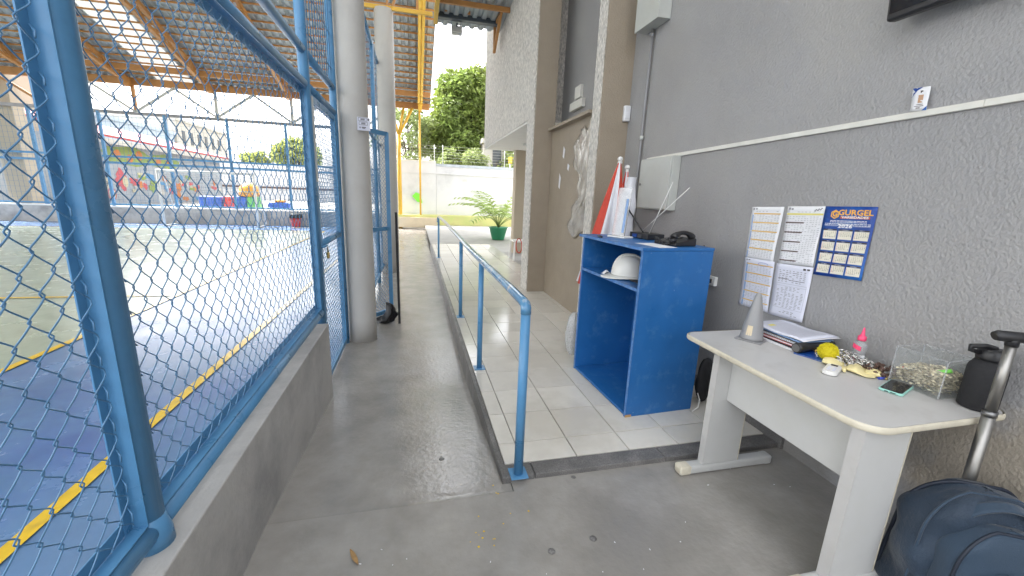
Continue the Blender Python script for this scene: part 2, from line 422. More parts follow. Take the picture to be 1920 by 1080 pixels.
M['dryleaf'] = mat('dry_leaf', (0.36, 0.22, 0.09), 0.7, var=0.25, vs=30)
M['mural_grey'] = mat('mural_wall_grey', (0.32, 0.345, 0.365), 0.8, var=0.1, vs=1.5)
M['mural_green'] = mat('mural_green', (0.24, 0.31, 0.09), 0.8, var=0.12)
M['mural_orange'] = mat('mural_orange', (0.5, 0.19, 0.06), 0.8, var=0.1)
M['mural_pink'] = mat('mural_pink', (0.48, 0.10, 0.11), 0.8, var=0.1)
M['mural_cream'] = mat('mural_cream', (0.5, 0.45, 0.3), 0.8, var=0.1)
M['mural_blue'] = mat('mural_blue', (0.09, 0.24, 0.42), 0.8, var=0.1)
M['roof_red'] = mat('red_roof_sheet', (0.36, 0.035, 0.03), 0.5, var=0.12)
M['sheet_blue'] = mat('blue_grey_cladding', (0.38, 0.45, 0.52), 0.6, var=0.05, vs=0.3)
M['beige_wall'] = mat('beige_render', (0.44, 0.42, 0.375), 0.8, var=0.08, vs=0.6)
M['cream_wall'] = mat('cream_render', (0.48, 0.41, 0.31), 0.8, var=0.06, vs=0.6)
M['window'] = mat('window_glass', (0.05, 0.06, 0.07), 0.1, var=0.1)
M['toy_red'] = mat('toy_red', (0.62, 0.07, 0.06), 0.4)
M['toy_blue'] = mat('toy_blue', (0.05, 0.13, 0.48), 0.4)
M['toy_green'] = mat('toy_green', (0.18, 0.55, 0.14), 0.4)
M['toy_orange'] = mat('toy_orange', (0.82, 0.36, 0.03), 0.4)
M['goal_white'] = mat('goal_white_paint', (0.66, 0.68, 0.68), 0.45, var=0.06)
M['net'] = mat('grey_net', (0.30, 0.31, 0.31), 0.8)
M['frosted'] = mat('patterned_beige_sheet', (0.36, 0.33, 0.28), 0.22, var=0.25, vs=5, bump=0.6, bs=9, bd=0.02, c2=(0.22, 0.19, 0.15), cs=4)
M['pir'] = mat('sensor_white', (0.70, 0.70, 0.71), 0.35, var=0.03)
M['lamp_white'] = mat('floodlight_housing', (0.62, 0.62, 0.60), 0.4)
M['skin'] = mat('id_photo_tone', (0.50, 0.30, 0.18), 0.6)
M['sheet_edge'] = mat('pale_board', (0.55, 0.60, 0.62), 0.4, var=0.1)

stain(M['plaster'], (2.25, .95, .42), .42, (0.33, 0.285, 0.22), 7, .8)
stain(M['plaster'], (2.25, 1.9, 2.6), .5, (0.335, 0.325, 0.31), 3, .6)
stain(M['plaster'], (2.25, 1.75, .05), .32, (0.20, 0.185, 0.16), 8, .6)
stain(M['concrete'], (0.9, 1.25, 0), .5, (0.215, 0.20, 0.18), 3.5, .6)
stain(M['concrete'], (-.2, 1.0, 0), .5, (0.20, 0.185, 0.16), 4, .5)

def vary(m, amt):
    t = m.node_tree; n = t.nodes; L = t.links; p = n['Principled BSDF']
    src = p.inputs['Base Color'].links[0].from_socket
    oi = n.new('ShaderNodeObjectInfo'); r = n.new('ShaderNodeMapRange'); r.inputs[3].default_value = 1 - amt; r.inputs[4].default_value = 1 + amt * .4
    L.new(oi.outputs['Random'], r.inputs[0])
    sc_ = n.new('ShaderNodeVectorMath'); sc_.operation = 'SCALE'; L.new(src, sc_.inputs[0]); L.new(r.outputs[0], sc_.inputs['Scale']); L.new(sc_.outputs[0], p.inputs['Base Color'])
vary(M['tile'], .09)
stain(M['tile'], (.9, 2.3, .03), .45, (0.50, 0.46, 0.39), 5, .5)
stain(M['tile'], (1.2, 3.4, .03), .5, (0.52, 0.48, 0.41), 4, .5)

# ================================================================== THE SETTING
WX = 2.25            # face of the right-hand wall
CZ = -0.174          # court level
struct('ground', B().add([(-400, -300, -0.30), (400, -300, -0.30), (400, 900, -0.30), (-400, 900, -0.30)], [(0, 1, 2, 3)]), M['ground'])
struct('floor', B().grid(lambda u, v: (-0.80 + u * (WX + 0.84), -5 + v * 6.75, 0.0), 24, 44).grid(lambda u, v: (0.482 + u * (WX - .44), 1.7502 + v * .1, 0.0), 8, 1), M['concrete'], loc=(0, 0, 0))
def ramp_z(y):
    t = min(1, max(0, (y - 1.75) / 1.65))
    s = t if 0.06 < t < 0.94 else (t * t / 0.12 + 0.03 if t <= 0.06 else 1 - ((1 - t) ** 2 / 0.12 + 0.03))
    if t <= 0: s = 0
    if t >= 1: s = 1
    return -0.17 * s
def ramp_pt(u, v):
    y = 1.75 + (v ** 1.6) * 18.2
    return (-0.80 + u * 1.28, y, ramp_z(y))
struct('ramp', B().grid(ramp_pt, 10, 90), M['concrete'], loc=(0, 0, 0))
struct('yard', B().add([(0.44, 12.4, 0.012), (30, 12.4, 0.012), (30, 22, 0.012), (0.44, 22, 0.012)], [(0, 1, 2, 3)]), M['yard'])

struct('side_paving', B().add([(WX + .01, 6.6, 0.012), (9, 6.6, 0.012), (9, 12.39, 0.012), (WX + .01, 12.39, 0.012)], [(0, 1, 2, 3)]), M['yard'])
# the sports court with its painted fields and lines
court = struct('court_floor', B().add([(-30, -12, CZ), (-0.70, -12, CZ), (-0.70, 20.0, CZ), (-30, 20.0, CZ)], [(0, 1, 2, 3)]), M['court_blue'])
obj('green_field', B().add([(-22, -6, CZ + .004), (-3.55, -6, CZ + .004), (-3.55, 17.6, CZ + .004), (-22, 17.6, CZ + .004)], [(0, 1, 2, 3)]), M['court_green'], court)
def cline(a, b, wd=0.075, z=CZ + .008):
    a = Vector((a[0], a[1], 0)); b = Vector((b[0], b[1], 0)); d = (b - a).normalized(); s = Vector((-d.y, d.x, 0)) * wd / 2
    obj('court_line', B().add([(p.x, p.y, z) for p in (a - s, b - s, b + s, a + s)], [(0, 1, 2, 3)]), M['line'], court)
cline((-1.84, -8), (-1.84, 18.9)); cline((-3.55, -6), (-3.55, 17.6)); cline((-22, 17.6), (-3.51, 17.6), z=CZ + .012)
cline((-22, 6.95), (-3.6, 6.95), z=CZ + .012); cline((-12, 18.9), (-1.80, 18.9), z=CZ + .012)

# tiled platform: body, kerb, granite sill pieces and single tiles
PZ = 0.03
plat = struct('tiled_platform', B().span(0.47, WX, 1.93, 12.4, -0.25, PZ - 0.012), M['grout'])
obj('kerb', B().span(0.435, 0.4695, 1.86, 12.4, -0.25, PZ - 0.002), M['granite'], plat, bevel=0.006)
xs = [0.47, 0.575, 0.905, 1.245, 1.585, 1.925, WX]
tile_me = {}
J = 0.0034
y = 1.931; rows = [1.931, 2.122]
while rows[-1] < 12.2: rows.append(rows[-1] + 0.336)
for i in range(len(rows) - 1):
    for j in range(len(xs) - 1):
        wx, wy = xs[j + 1] - xs[j] - 2 * J, rows[i + 1] - rows[i] - 2 * J
        key = (round(wx, 3), round(wy, 3))
        cx, cy = (xs[j] + xs[j + 1]) / 2, (rows[i] + rows[i + 1]) / 2
        if key not in tile_me:
            o = obj('tile', B().box((0, 0, 0), (wx, wy, 0.016)), M['tile'], plat, local=True)
            bm = bmesh.new(); bm.from_mesh(o.data)
            top = [e for e in bm.edges if all(v.co.z > 0 for v in e.verts)]
            bmesh.ops.bevel(bm, geom=top, offset=0.0016, segments=1, affect='EDGES')
            bm.to_mesh(o.data); bm.free()
            tile_me[key] = o.data
        else:
            o = bpy.data.objects.new('tile', tile_me[key]); col.objects.link(o); o.parent = plat
        o.location = Vector((cx, cy, PZ - 0.008 + random.uniform(-0.0006, 0.0006))) - plat.location
        o.rotation_euler = (random.uniform(-.0015, .0015), random.uniform(-.0015, .0015), 0)
for x0, x1 in ((0.435, 0.615), (0.619, 1.42), (1.424, WX)):
    obj('granite_sill', B().span(x0, x1, 1.822, 1.928, -0.1, PZ - 0.001), M['granite'], plat, bevel=0.004)
for x0, x1, y0, y1 in ((WX - 0.022, WX + .05, 1.80, 2.30), (WX - 0.02, WX + .05, 2.303, 4.2)):
    obj('skirting_tile', B().span(x0, x1, y0, y1, 0.0, 0.115), M['granite'], plat, bevel=0.003)

# ------------------------------------------------------------------ right-hand wall and pillars
wall = tag(obj('plaster_wall', B().span(WX, WX + 0.25, -4.5, 6.6, -0.2, 6.2), M['plaster']), 'long grey rough-plastered wall behind the desk and blue cabinet', 'wall')
obj('lower_band', B().span(1.985, WX + 0.02, 4.46, 6.02, PZ, 2.5), M['brown'], wall, bevel=0.004)
p2 = thing('wall_pillar', 'brown plastered pillar beside the motion sensor in the wall corner', 'pillar', (2.09, 4.35, PZ))
obj('pillar_face', B().span(1.93, WX + 0.02, 4.23, 4.26, PZ, 6.2), M['brown'], p2)
obj('pillar_side', B().span(1.925, WX + 0.02, 4.262, 4.46, PZ, 6.2), M['grain'], p2)  # paler than the brown face: light on this side put into the colour
p1 = thing('wall_pillar', 'tall brown plastered pillar at the far end of the corridor', 'pillar', (1.85, 6.2, PZ))
obj('pillar_face', B().span(1.715, 2.02, 6.0, 6.03, PZ, 7.5), M['brown'], p1)
obj('pillar_side', B().span(1.70, 2.02, 6.032, 6.38, PZ, 7.5), M['grain'], p1)  # light falling on the court side is put into this paler colour
bd = thing('upper_building', 'pale combed-plaster upper storey overhanging on the right', 'building', (3.5, 8.5, 2.65))
obj('wall', B().span(1.76, 7.0, 6.382, 10.8, 2.68, 8.5), M['grain'], bd)
obj('soffit', B().span(1.775, 6.98, 6.40, 10.78, 2.645, 2.679), M['soffit'], bd)
obj('soffit_lamp', B().span(2.35, 2.75, 9.0, 9.12, 2.60, 2.644), M['lamp_white'], bd, bevel=0.01)
obj('back_wall', B().span(4.2, 7.0, 6.4, 10.7, 0.0, 2.644), M['beige_wall'], bd)
o = obj('window', B().span(4.16, 4.21, 8.2, 9.6, 1.0, 2.1), M['window'], bd)
tag(obj('support_column', B().span(2.53, 2.80, 10.45, 10.72, 0.0, 2.642), M['cream_wall'], bevel=0.01), 'slim beige square column under the overhanging upper storey', 'column')
# patterned sheet on the lower band, ledge and fittings above it
bz = thing('patterned_panel', 'ragged pale crinkled sheet peeling in the recess between the brown pillars', 'panel', (1.97, 4.95, 0.9))
obj('sheet', B().grid(lambda u, v: (1.972 + 0.010 * math.sin(v * 17 + u * 4) * math.sin(u * 9), 4.50 + .03 * math.sin(v * 11) + u * (0.44 + .10 * math.sin(v * 8.5 + 1) + .05 * math.sin(v * 31)), 1.05 + .05 * math.sin(u * 7) + v * (1.30 + .05 * math.sin(u * 11))), 14, 34), M['frosted'], bz, solid=0.004)
for (yy, zz, hh_) in ((5.42, 2.02, .17), (5.52, 1.62, .22), (5.22, 1.85, .10)):
    obj('torn_scrap', B().add([(1.981, yy, zz), (1.979, yy + .05, zz + .03), (1.976, yy + .03, zz + hh_), (1.979, yy - .03, zz + hh_ * .7)], [(0, 1, 2, 3)]), M['paper'], bz)
obj('ledge', B().span(1.90, 1.984, 4.50, 5.95, 2.44, 2.475), M['brown'], bz)
ja, jb = onx(1089, 172, WX), onx(1086, 197, WX)
tag(obj('junction_box', B().span(WX - 0.05, WX - .001, ja.y - .10, ja.y + .10, ja.z - .09, ja.z + .07), M['trunk'], bevel=0.006), 'small cream junction box on the recessed wall above the ledge', 'junction box')
tag(obj('junction_box', B().span(WX - 0.06, WX - .001, jb.y - .22, jb.y + .22, jb.z - .06, jb.z + .05), M['trunk'], bevel=0.006), 'flat cream cable box just above the ledge between the pillars', 'junction box')

# ------------------------------------------------------------------ low wall, round columns
lw = tag(obj('low_wall', B().span(-0.86, -0.68, -1.0, 3.30, -0.2, 0.46), M['lowwall'], bevel=0.006), 'low grey plastered wall carrying the near chain-link fence', 'low wall')
c1 = obj('round_column', B().lathe([(0.15, -0.18), (0.150, 0.1), (0.148, 1.0), (0.147, 2.0), (0.145, 4.0), (0.145, 9.2)], (-0.60, 4.67, 0), 48), M['column'])
tag(c1, 'thick pale round concrete column standing beside the blue gate', 'column')
c2 = obj('round_column', B().lathe([(0.18, -0.18), (0.178, 2.0), (0.175, 4.80)], (-0.52, 8.85, 0), 40), M['column'])
tag(c2, 'farther round concrete column ending under the yellow roof truss', 'column')
sg = thing('sign_plate', 'small white notice plate fixed to the near round column', 'sign', (-0.475, 4.50, 2.08))
pa, pb = Vector((-0.545, 4.508, 2.085)), Vector((-0.425, 4.53, 2.085))
du = (pb - pa).normalized(); nrm = du.cross(Vector((0, 0, 1)))
SM = Matrix.Translation(pa) @ Matrix((du, Vector((0, 0, 1)), nrm)).transposed().to_4x4()
obj('plate', B().box((0.061, 0.06, 0), (0.122, 0.125, 0.004)).xform(SM), M['paper_cool'], sg)
b = B()
for (x0, y0, ww, hh) in ((.012, .088, .08, .028), (.018, .05, .078, .028)):
    for a, c in (((x0, y0), (x0 + ww, y0)), ((x0 + ww, y0), (x0 + ww, y0 + hh)), ((x0 + ww, y0 + hh), (x0, y0 + hh)), ((x0, y0 + hh), (x0, y0))):
        b.bar((a[0], a[1], .0025), (c[0], c[1], .0025), .0025, .001)
    for k in range(2): b.box((x0 + ww * .5, y0 + hh * (.35 + .3 * k), .0026), (ww * .5, .005, .001))
b.box((.06, .028, .0026), (.04, .007, .001)); b.box((.06, .018, .0026), (.03, .005, .001)); b.box((.025, .025, .0026), (.008, .014, .001)); b.box((.105, .103, .0026), (.012, .018, .001))
obj('print', b.xform(SM), M['ink_dark'], sg)

# ------------------------------------------------------------------ chain link
def chain_link(u0, u1, v0, v1, pw, ph, r, mp, n=5, sub=6, over=0.005):
    b = B()
    pw /= 2
    cols = max(1, round((u1 - u0) / pw)); pw = (u1 - u0) / cols
    half = max(2, round((v1 - v0) / (ph / 2))); hh = (v1 - v0) / half
    amp = pw / 2 + over
    k0 = math.asin(0.955)
    for i in range(cols):
        c = u0 + (i + .5) * pw
        pts = []
        jit = random.uniform(-.004, .004); ph0 = random.uniform(0, 6)
        for k in range(half * sub + 1):
            t = k / sub
            s = math.asin(0.955 * math.cos(PI * (t + i))) / k0
            uu = min(u1, max(u0, c + amp * s + 0.0015 * math.sin(t * .7 + ph0)))
            vv = v0 + t * hh + jit * math.sin(PI * k / (half * sub))
            dd = r * 1.25 * math.sin(PI * t) * (1 if i % 2 else -1) + 0.003 * math.sin(t * .31 + i * .2)
            pts.append(mp(uu, vv, dd))
        b.tube(pts, r, n, caps=False)
    return b
FX = -0.765
fence = thing('chain_link_fence', 'blue chain-link court fence standing on the low grey wall', 'fence', (FX, 1.2, 0.46))
S = M['steel_blue']
def post(y, z0, z1, r=0.037, x=FX, par=fence, nm='post'):
    return obj(nm, B().cyl((x, y, z0), (x, y, z1), r, 20), S, par)
post(1.20, 0.455, 5.0); post(3.44, 0.40, 5.0); post(-0.9, 0.455, 5.0)
obj('post_foot', B().lathe([(0.052, 0.455), (0.05, 0.50), (0.036, 0.56)], (FX, 1.20, 0), 20), S, fence)
for (ya, yb) in ((-0.87, 1.17), (1.23, 3.41)):
    obj('bottom_rail', B().cyl((FX + .005, ya, 0.515), (FX + .005, yb, 0.515), 0.031, 20), S, fence)
    obj('top_rail', B().cyl((FX, ya, 2.235), (FX, yb, 2.235), 0.03, 20), S, fence)
    obj('upper_rail', B().cyl((FX, ya, 2.46), (FX, yb, 2.46), 0.03, 20), S, fence)
    # angle-iron panel frame
    fa, fb = ya + 0.004, yb - 0.004
    z0, z1 = 0.548, 2.203
    b = B()
    for yy, sg_ in ((fa, 1), (fb, -1)):
        b.span(FX - .019, FX + .019, yy, yy + sg_ * .004, z0, z1)
        b.span(FX - .023, FX - .0192, yy, yy + sg_ * .030, z0, z1)
    for zz, sg_ in ((z0, 1), (z1, -1)):
        b.span(FX - .0185, FX + .0185, fa + .004, fb - .004, zz, zz + sg_ * .004)
        b.span(FX - .0275, FX - .0235, fa, fb, zz, zz + sg_ * .042)
    obj('panel_frame', b, S, fence)
    lo = max(fa, 0.25)
    o = obj('chain_link_mesh', chain_link(lo + .028, fb - .028, z0 + .03, z1 - .03, 0.081, 0.091, 0.0019 if ya < 0 else 0.0017, lambda u, v, d: (FX + .004 + d, u, v)), M['wire_blue'], fence)
    b = B(); k = z0 + .05
    while k < z1 - .03:
        for yy, sg_ in ((fb, -1), (lo if lo > fa else fa, 1)):
            b.tube([(FX + .006, yy + sg_ * .034, k), (FX + .002, yy + sg_ * .026, k + .016), (FX - .012, yy + sg_ * .016, k + .030)], .002, 5)
        k += .091
    obj('tie_wires', b, M['wire_blue'], fence)['kind'] = 'stuff'
# bay above the gate: bars and welded wires
b = B()
for k in range(11): b.cyl((FX, 3.56 + k * .095, 2.50), (FX, 3.56 + k * .095, 4.6), .004, 6)
for k in range(7): b.cyl((FX + .006, 3.5, 2.62 + k * .3), (FX + .006, 4.52, 2.62 + k * .3), .004, 6)
obj('wire_grille', b, M['wire_blue'], fence)
post(4.56, -0.18, 5.0, r=.034)
for zz in (2.235, 2.46): obj('top_rail', B().cyl((FX, 3.475, zz), (FX, 4.525, zz), .03, 20), S, fence)
obj('inner_post', B().span(FX - .02, FX + .02, 3.485, 3.53, 2.27, 2.425), S, fence)
# ---- gate
gate = thing('mesh_gate', 'blue mesh gate with padlock between the fence and round column', 'gate', (FX, 4.03, -0.15))
g0, g1 = 3.53, 4.50
obj('stile', B().span(FX - .022, FX + .022, g0, g0 + .045, -0.13, 2.19), S, gate, bevel=.004)
obj('stile', B().span(FX - .022, FX + .022, g1 - .045, g1, -0.13, 2.19), S, gate, bevel=.004)
for z0 in (-0.13, 2.145): obj('rail', B().span(FX - .021, FX + .021, g0 + .046, g1 - .046, z0, z0 + .045), S, gate, bevel=.004)
obj('mid_rail', B().cyl((FX, g0 + .046, 1.05), (FX, g1 - .046, 1.05), .028, 16), S, gate)
for z0, z1 in ((-0.08, 1.02), (1.08, 2.14)):
    obj('chain_link_mesh', chain_link(g0 + .05, g1 - .05, z0, z1, .062, .066, .0026, lambda u, v, d: (FX + .01 + d, u, v), sub=5, over=.004), M['wire_blue'], gate)
obj('stop_strip', B().span(FX + .024, FX + .03, 3.505, 3.545, 1.55, 2.17), M['box_grey'], gate)
obj('latch', B().tube([(FX + .03, 3.46, 1.04), (FX + .06, 3.47, 1.05), (FX + .065, 3.53, 1.05), (FX + .035, 3.60, 1.04)], .009, 8), S, gate)
lk = obj('padlock', B().box((FX + .055, 3.60, 0.96), (.018, .042, .05)), M['brass'], gate, bevel=.004)
obj('shackle', B().tube([(FX + .055, 3.586, .985), (FX + .055, 3.586, 1.015), (FX + .055, 3.60, 1.03), (FX + .055, 3.614, 1.015), (FX + .055, 3.614, .985)], .004, 6), M['chrome'], lk)

# ---- farther stretch of court fence behind the round column
f2 = thing('chain_link_fence', 'farther blue court fence stretch seen behind the round column', 'fence', (-0.66, 7, -0.17))
for yy in (5.1, 6.4, 7.7, 9.0, 10.3): obj('post', B().cyl((-0.66, yy, -0.17), (-0.66, yy, 3.9), .034, 12), S, f2)
for zz in (0.0, 2.38, 3.86): obj('rail', B().cyl((-0.66, 5.1, zz), (-0.66, 10.3, zz), .03, 12), S, f2)
obj('chain_link_mesh', chain_link(5.15, 10.25, 0.03, 2.35, .08, .08, .002, lambda u, v, d: (-0.66 + d, u, v), n=4, sub=3), M['wire_blue'], f2)
b = B()
for k in range(34): b.cyl((-0.66, 5.15 + k * .15, 2.4), (-0.66, 5.15 + k * .15, 3.84), .003, 4)
for k in range(9): b.cyl((-0.66, 5.1, 2.5 + k * .15), (-0.66, 10.3, 2.5 + k * .15), .003, 4)
obj('welded_mesh', b, M['wire_blue'], f2)
g2 = thing('open_gate_leaf', 'blue gate leaf standing open behind the near round column', 'gate', (-0.4, 5.4, -0.17))
b0 = Vector((-0.60, 5.30, 0)); b1 = Vector((-0.335, 5.62, 0))
for q in (b0, b1): obj('stile', B().bar((q.x, q.y, -0.12), (q.x, q.y, 2.22), .05, .05), S, g2)
for zz in (-0.10, 1.02, 2.20): obj('rail', B().bar((b0.x, b0.y, zz), (b1.x, b1.y, zz), .04, .05), S, g2)
dv = (b1 - b0).normalized(); LL = (b1 - b0).length
for za, zb in ((-.06, .99), (1.05, 2.17)): obj('chain_link_mesh', chain_link(.03, LL - .03, za, zb, .052, .054, .0018, lambda u, v, d: tuple(b0 + dv * u + Vector((dv.y, -dv.x, 0)) * d + Vector((0, 0, v))), sub=4), M['wire_blue'], g2)
# dark bundle on the ground at the column foot
bb = B()
def blob(u, v):
    a = u * 2 * PI; t = v * PI
    r = 1 + .22 * math.sin(3 * a + 1.3 * math.sin(t * 2)) * math.sin(t) + .12 * math.sin(7 * a + 5 * t)
    return (-0.38 + .12 * r * math.sin(t) * math.cos(a), 5.23 + .09 * r * math.sin(t) * math.sin(a), -0.17 + .085 * (1 - math.cos(t)) * (1 + .5 * math.cos(a)) * (1 + .12 * math.sin(5 * a)))
tag(obj('rubbish_bag', bb.grid(blob, 40, 20), M['black']), 'crumpled black bag on the ground beside the round column foot', 'bag')
tag(obj('leaning_board', B().bar((-0.215, 5.20, -0.17), (-0.235, 5.40, 1.24), .028, .05), M['black_rough']), 'narrow dark board leaning upright beside the open gate leaf', 'board')

# ------------------------------------------------------------------ handrail
hr = thing('handrail', 'blue tubular handrail along the tiled platform edge', 'handrail', (0.525, 1.84, PZ))
for yy in (1.84, 3.235, 4.76, 9.5):
    obj('post', B().cyl((0.525, yy, PZ + .004), (0.525, yy, 0.955 if yy > 2 else 0.945), .0245 if yy < 2 else .022, 20), S, hr)
    obj('base_plate', B().box((0.525, yy, PZ + .003), (.095, .095, .006)), S, hr, bevel=.002)
pts = [(0.525, 1.84, 0.935), (0.525, 1.843, 0.965), (0.525, 1.855, 0.98)] + [(0.525 + .004 * math.sin(k), 1.9 + k * .4, 0.984 - .01 * math.sin(k * .35)) for k in range(20)] + [(0.525, 9.6, .975), (.525, 9.75, .93), (.525, 9.78, .84)]
obj('top_tube', B().tube(pts, .0265, 20), M['rail_worn'], hr)

# ------------------------------------------------------------------ roofs
SL = 0.32
def roof_z(y): return 5.42 + SL * (20 - y)
def corr(x0, x1, y0, y1, zf, pitch=0.25, dep=0.04, ny=1):
    prof = []
    n = int((x1 - x0) / pitch)
    for i in range(n):
        a = x0 + i * pitch
        prof += [(a, 0), (a + pitch * .42, 0), (a + pitch * .54, dep), (a + pitch * .88, dep)]
    prof.append((x0 + n * pitch, 0))
    b = B(); m = len(prof)
    vs = []
    for j in range(ny + 1):
        yy = y0 + (y1 - y0) * j / ny
        vs += [(p[0], yy, zf(yy) + p[1]) for p in prof]
    fs = [(j * m + i, j * m + i + 1, (j + 1) * m + i + 1, (j + 1) * m + i) for j in range(ny) for i in range(m - 1)]
    return b.add(vs, fs)
RY = 3.0
roof = thing('court_roof', 'big corrugated metal roof over the sports court with orange steel', 'roof', (-10, 10, 5.3))
for (x0, x1, mt) in ((-26.0, -9.75, 'sheet'), (-9.75, -8.5, 'skylight'), (-8.5, 0.75, 'sheet')):
    obj('roof_sheet', corr(x0, x1, 10.0, 20.25, roof_z), M[mt], roof)
k = -26.0; i = 0
while k < 0.6:      # unseen upper courses: translucent sheets added between opaque ones to brighten the space below
    k1 = min(0.75, k + (2.0 if i % 2 == 0 else 1.25))
    mt = M['sheet'] if i % 2 == 0 else M['skylight']
    obj('roof_sheet', corr(k, k1, RY, 9.99, roof_z), mt, roof)
    obj('roof_sheet', corr(k, k1, RY - .01, -3, lambda y: roof_z(2 * RY - y)), mt, roof)
    k = k1; i += 1
k = 20.0
while k > 11.6:
    obj('purlin', B().bar((-26, k, roof_z(k) - .045), (0.72, k, roof_z(k) - .03), .045, .045), M['orange'] if k < 20 else M['orange'], roof)
    k -= 0.36
obj('eave_beam', B().bar((-26, 19.95, 5.27), (0.72, 19.95, 5.27), .12, .26), M['orange'], roof)
obj('eave_beam', B().bar((-26, 18.9, roof_z(18.9) - .22), (0.72, 18.9, roof_z(18.9) - .22), .08, .20), M['orange'], roof)
def truss(x, mt, y0=19.9, y1=11.0, dep=0.55, double=False):
    t0 = roof_z(y0) - .12; t1 = roof_z(y1) - .12
    for dx in ((-.06, .06) if double else (0,)):
        obj('top_chord', B().bar((x + dx, y0, t0), (x + dx, y1, t1), .09 if double else .12, .12), mt, roof)
        obj('bottom_chord', B().bar((x + dx, y0 - .6, t0 - .02), (x + dx, y1, t1 - dep - .1), .09 if double else .12, .10), mt, roof)
    N = 11
    for i in range(N):
        ya = y0 - .8 - (y0 - y1 - .8) * i / N; yb = y0 - .8 - (y0 - y1 - .8) * (i + 1) / N
        zt = lambda q: roof_z(q) - .16
        zb = lambda q: t0 - .02 + (t1 - dep - .1 - t0 + .02) * (y0 - .6 - q) / (y0 - .6 - y1)
        if i % 2: obj('web_bar', B().bar((x, ya, zt(ya)), (x, yb, zb(yb)), .05, .05), mt, roof)
        else: obj('web_bar', B().bar((x, ya, zb(ya)), (x, yb, zt(yb)), .05, .05), mt, roof)
    obj('end_plate', B().box((x, y0 - .25, 5.22), (.16, .5, .34)), mt, roof)
for x in (-16.2, -13.45, -10.7, -7.9, -5.05): truss(x, M['orange'])
truss(0.29, M['yellow'], double=True, dep=.3)
# girder in the end wall between fence and eave
for i in range(11):
    x = -16.2 + i * 1.4
    if i % 2 == 0: obj('end_post', B().bar((x, 19.95, 4.16), (x, 19.95, 5.14), .10, .10), M['orange'] if i < 5 else M['box_grey'], roof)
    obj('end_brace', B().bar((x, 19.93, 4.16 if i % 2 == 0 else 5.14), (x + 1.4, 19.93, 5.14 if i % 2 == 0 else 4.16), .085, .085), M['orange'] if i < 3 else M['box_grey'], roof)
# yellow forked column under the eave and cross truss on the far round column
fc = thing('forked_column', 'yellow steel forked column holding up the far roof eave', 'column', (-0.65, 19.8, -0.17))
obj('stem', B().tube([(-0.66, 19.8, -0.17), (-0.66, 19.8, 4.0)], .09, 12), M['yellow'], fc)
for tx in (-0.98, -0.42, -0.05): obj('branch', B().tube([(-0.66, 19.8, 3.95), (tx, 19.8, 5.14)], .06, 10), M['yellow'], fc)
tag(obj('yellow_pole', B().cyl((0.26, 19.75, 0.0), (0.26, 19.75, 5.15), .045, 10), M['yellow']), 'slim yellow vertical pole under the far end of the roof truss', 'pole')
ct = thing('cross_truss', 'yellow-orange steel truss resting on the far round column', 'truss', (-0.3, 8.85, 4.8))
obj('bottom_chord', B().bar((-1.9, 8.85, 4.85), (0.38, 8.85, 4.85), .07, .035), M['yellow'], ct)
obj('bottom_chord', B().bar((-1.9, 8.78, 4.80), (0.38, 8.78, 4.80), .05, .04), M['yellow'], ct)
for xx, x2 in ((-.45, -.45), (-.35, -.05), (0.1, .1)): obj('web_bar', B().bar((xx, 8.85, 4.87), (x2, 8.85, 5.9), .045, .045), M['orange'], ct)
obj('top_chord', B().bar((-1.9, 8.85, 5.92), (0.38, 8.85, 5.92), .10, .06), M['orange'], ct)
can = thing('corridor_canopy', 'corrugated canopy roof over the corridor with dark gutter', 'roof', (1.3, 6, 4.7))
obj('roof_sheet', corr(0.42, 2.24, 9.15, 3.4, lambda y: 4.80 + .10 * (9 - y), pitch=.18, dep=.035), M['sheet'], can)
obj('gutter', B().span(0.45, 1.69, 8.72, 8.86, 4.77, 4.90), M['gutter'], can, bevel=.01)
for yy in (8.2, 7.4, 6.6, 5.4, 3.8): obj('purlin', B().bar((0.42, yy, 4.755 + .1 * (9 - yy)), (2.24, yy, 4.755 + .1 * (9 - yy)), .05, .08), M['orange'], can)
obj('edge_beam', B().bar((0.44, 8.9, 4.745), (0.44, 3.5, 5.29), .07, .12), M['yellow'], can)
for a, c in (((1.62, 8.3, 4.86), (1.62, 8.95, 4.35)), ((1.62, 8.95, 4.8), (1.62, 8.95, 4.33)), ((1.62, 8.3, 4.83), (1.62, 8.95, 4.80)), ((1.05, 8.6, 4.83), (1.05, 8.6, 5.3)), ((.62, 8.6, 4.83), (.62, 8.6, 5.3))):
    obj('bracket_bar', B().bar(a, c, .05, .05), M['orange'], can)
fl = thing('floodlight', 'small square floodlight hanging under the canopy gutter edge', 'floodlight', (.85, 9.0, 4.6))
obj('housing', B().box((.86, 8.98, 4.66), (.21, .10, .15), M=Matrix.Rotation(R(-25), 3, 'X')), M['lamp_white'], fl, bevel=.01)
obj('glass', B().box((.86, 8.935, 4.635), (.17, .01, .11), M=Matrix.Rotation(R(-25), 3, 'X')), M['box_grey'], fl)
obj('bracket', B().bar((.86, 8.98, 4.70), (.86, 8.92, 4.78), .03, .02), M['gutter'], fl)

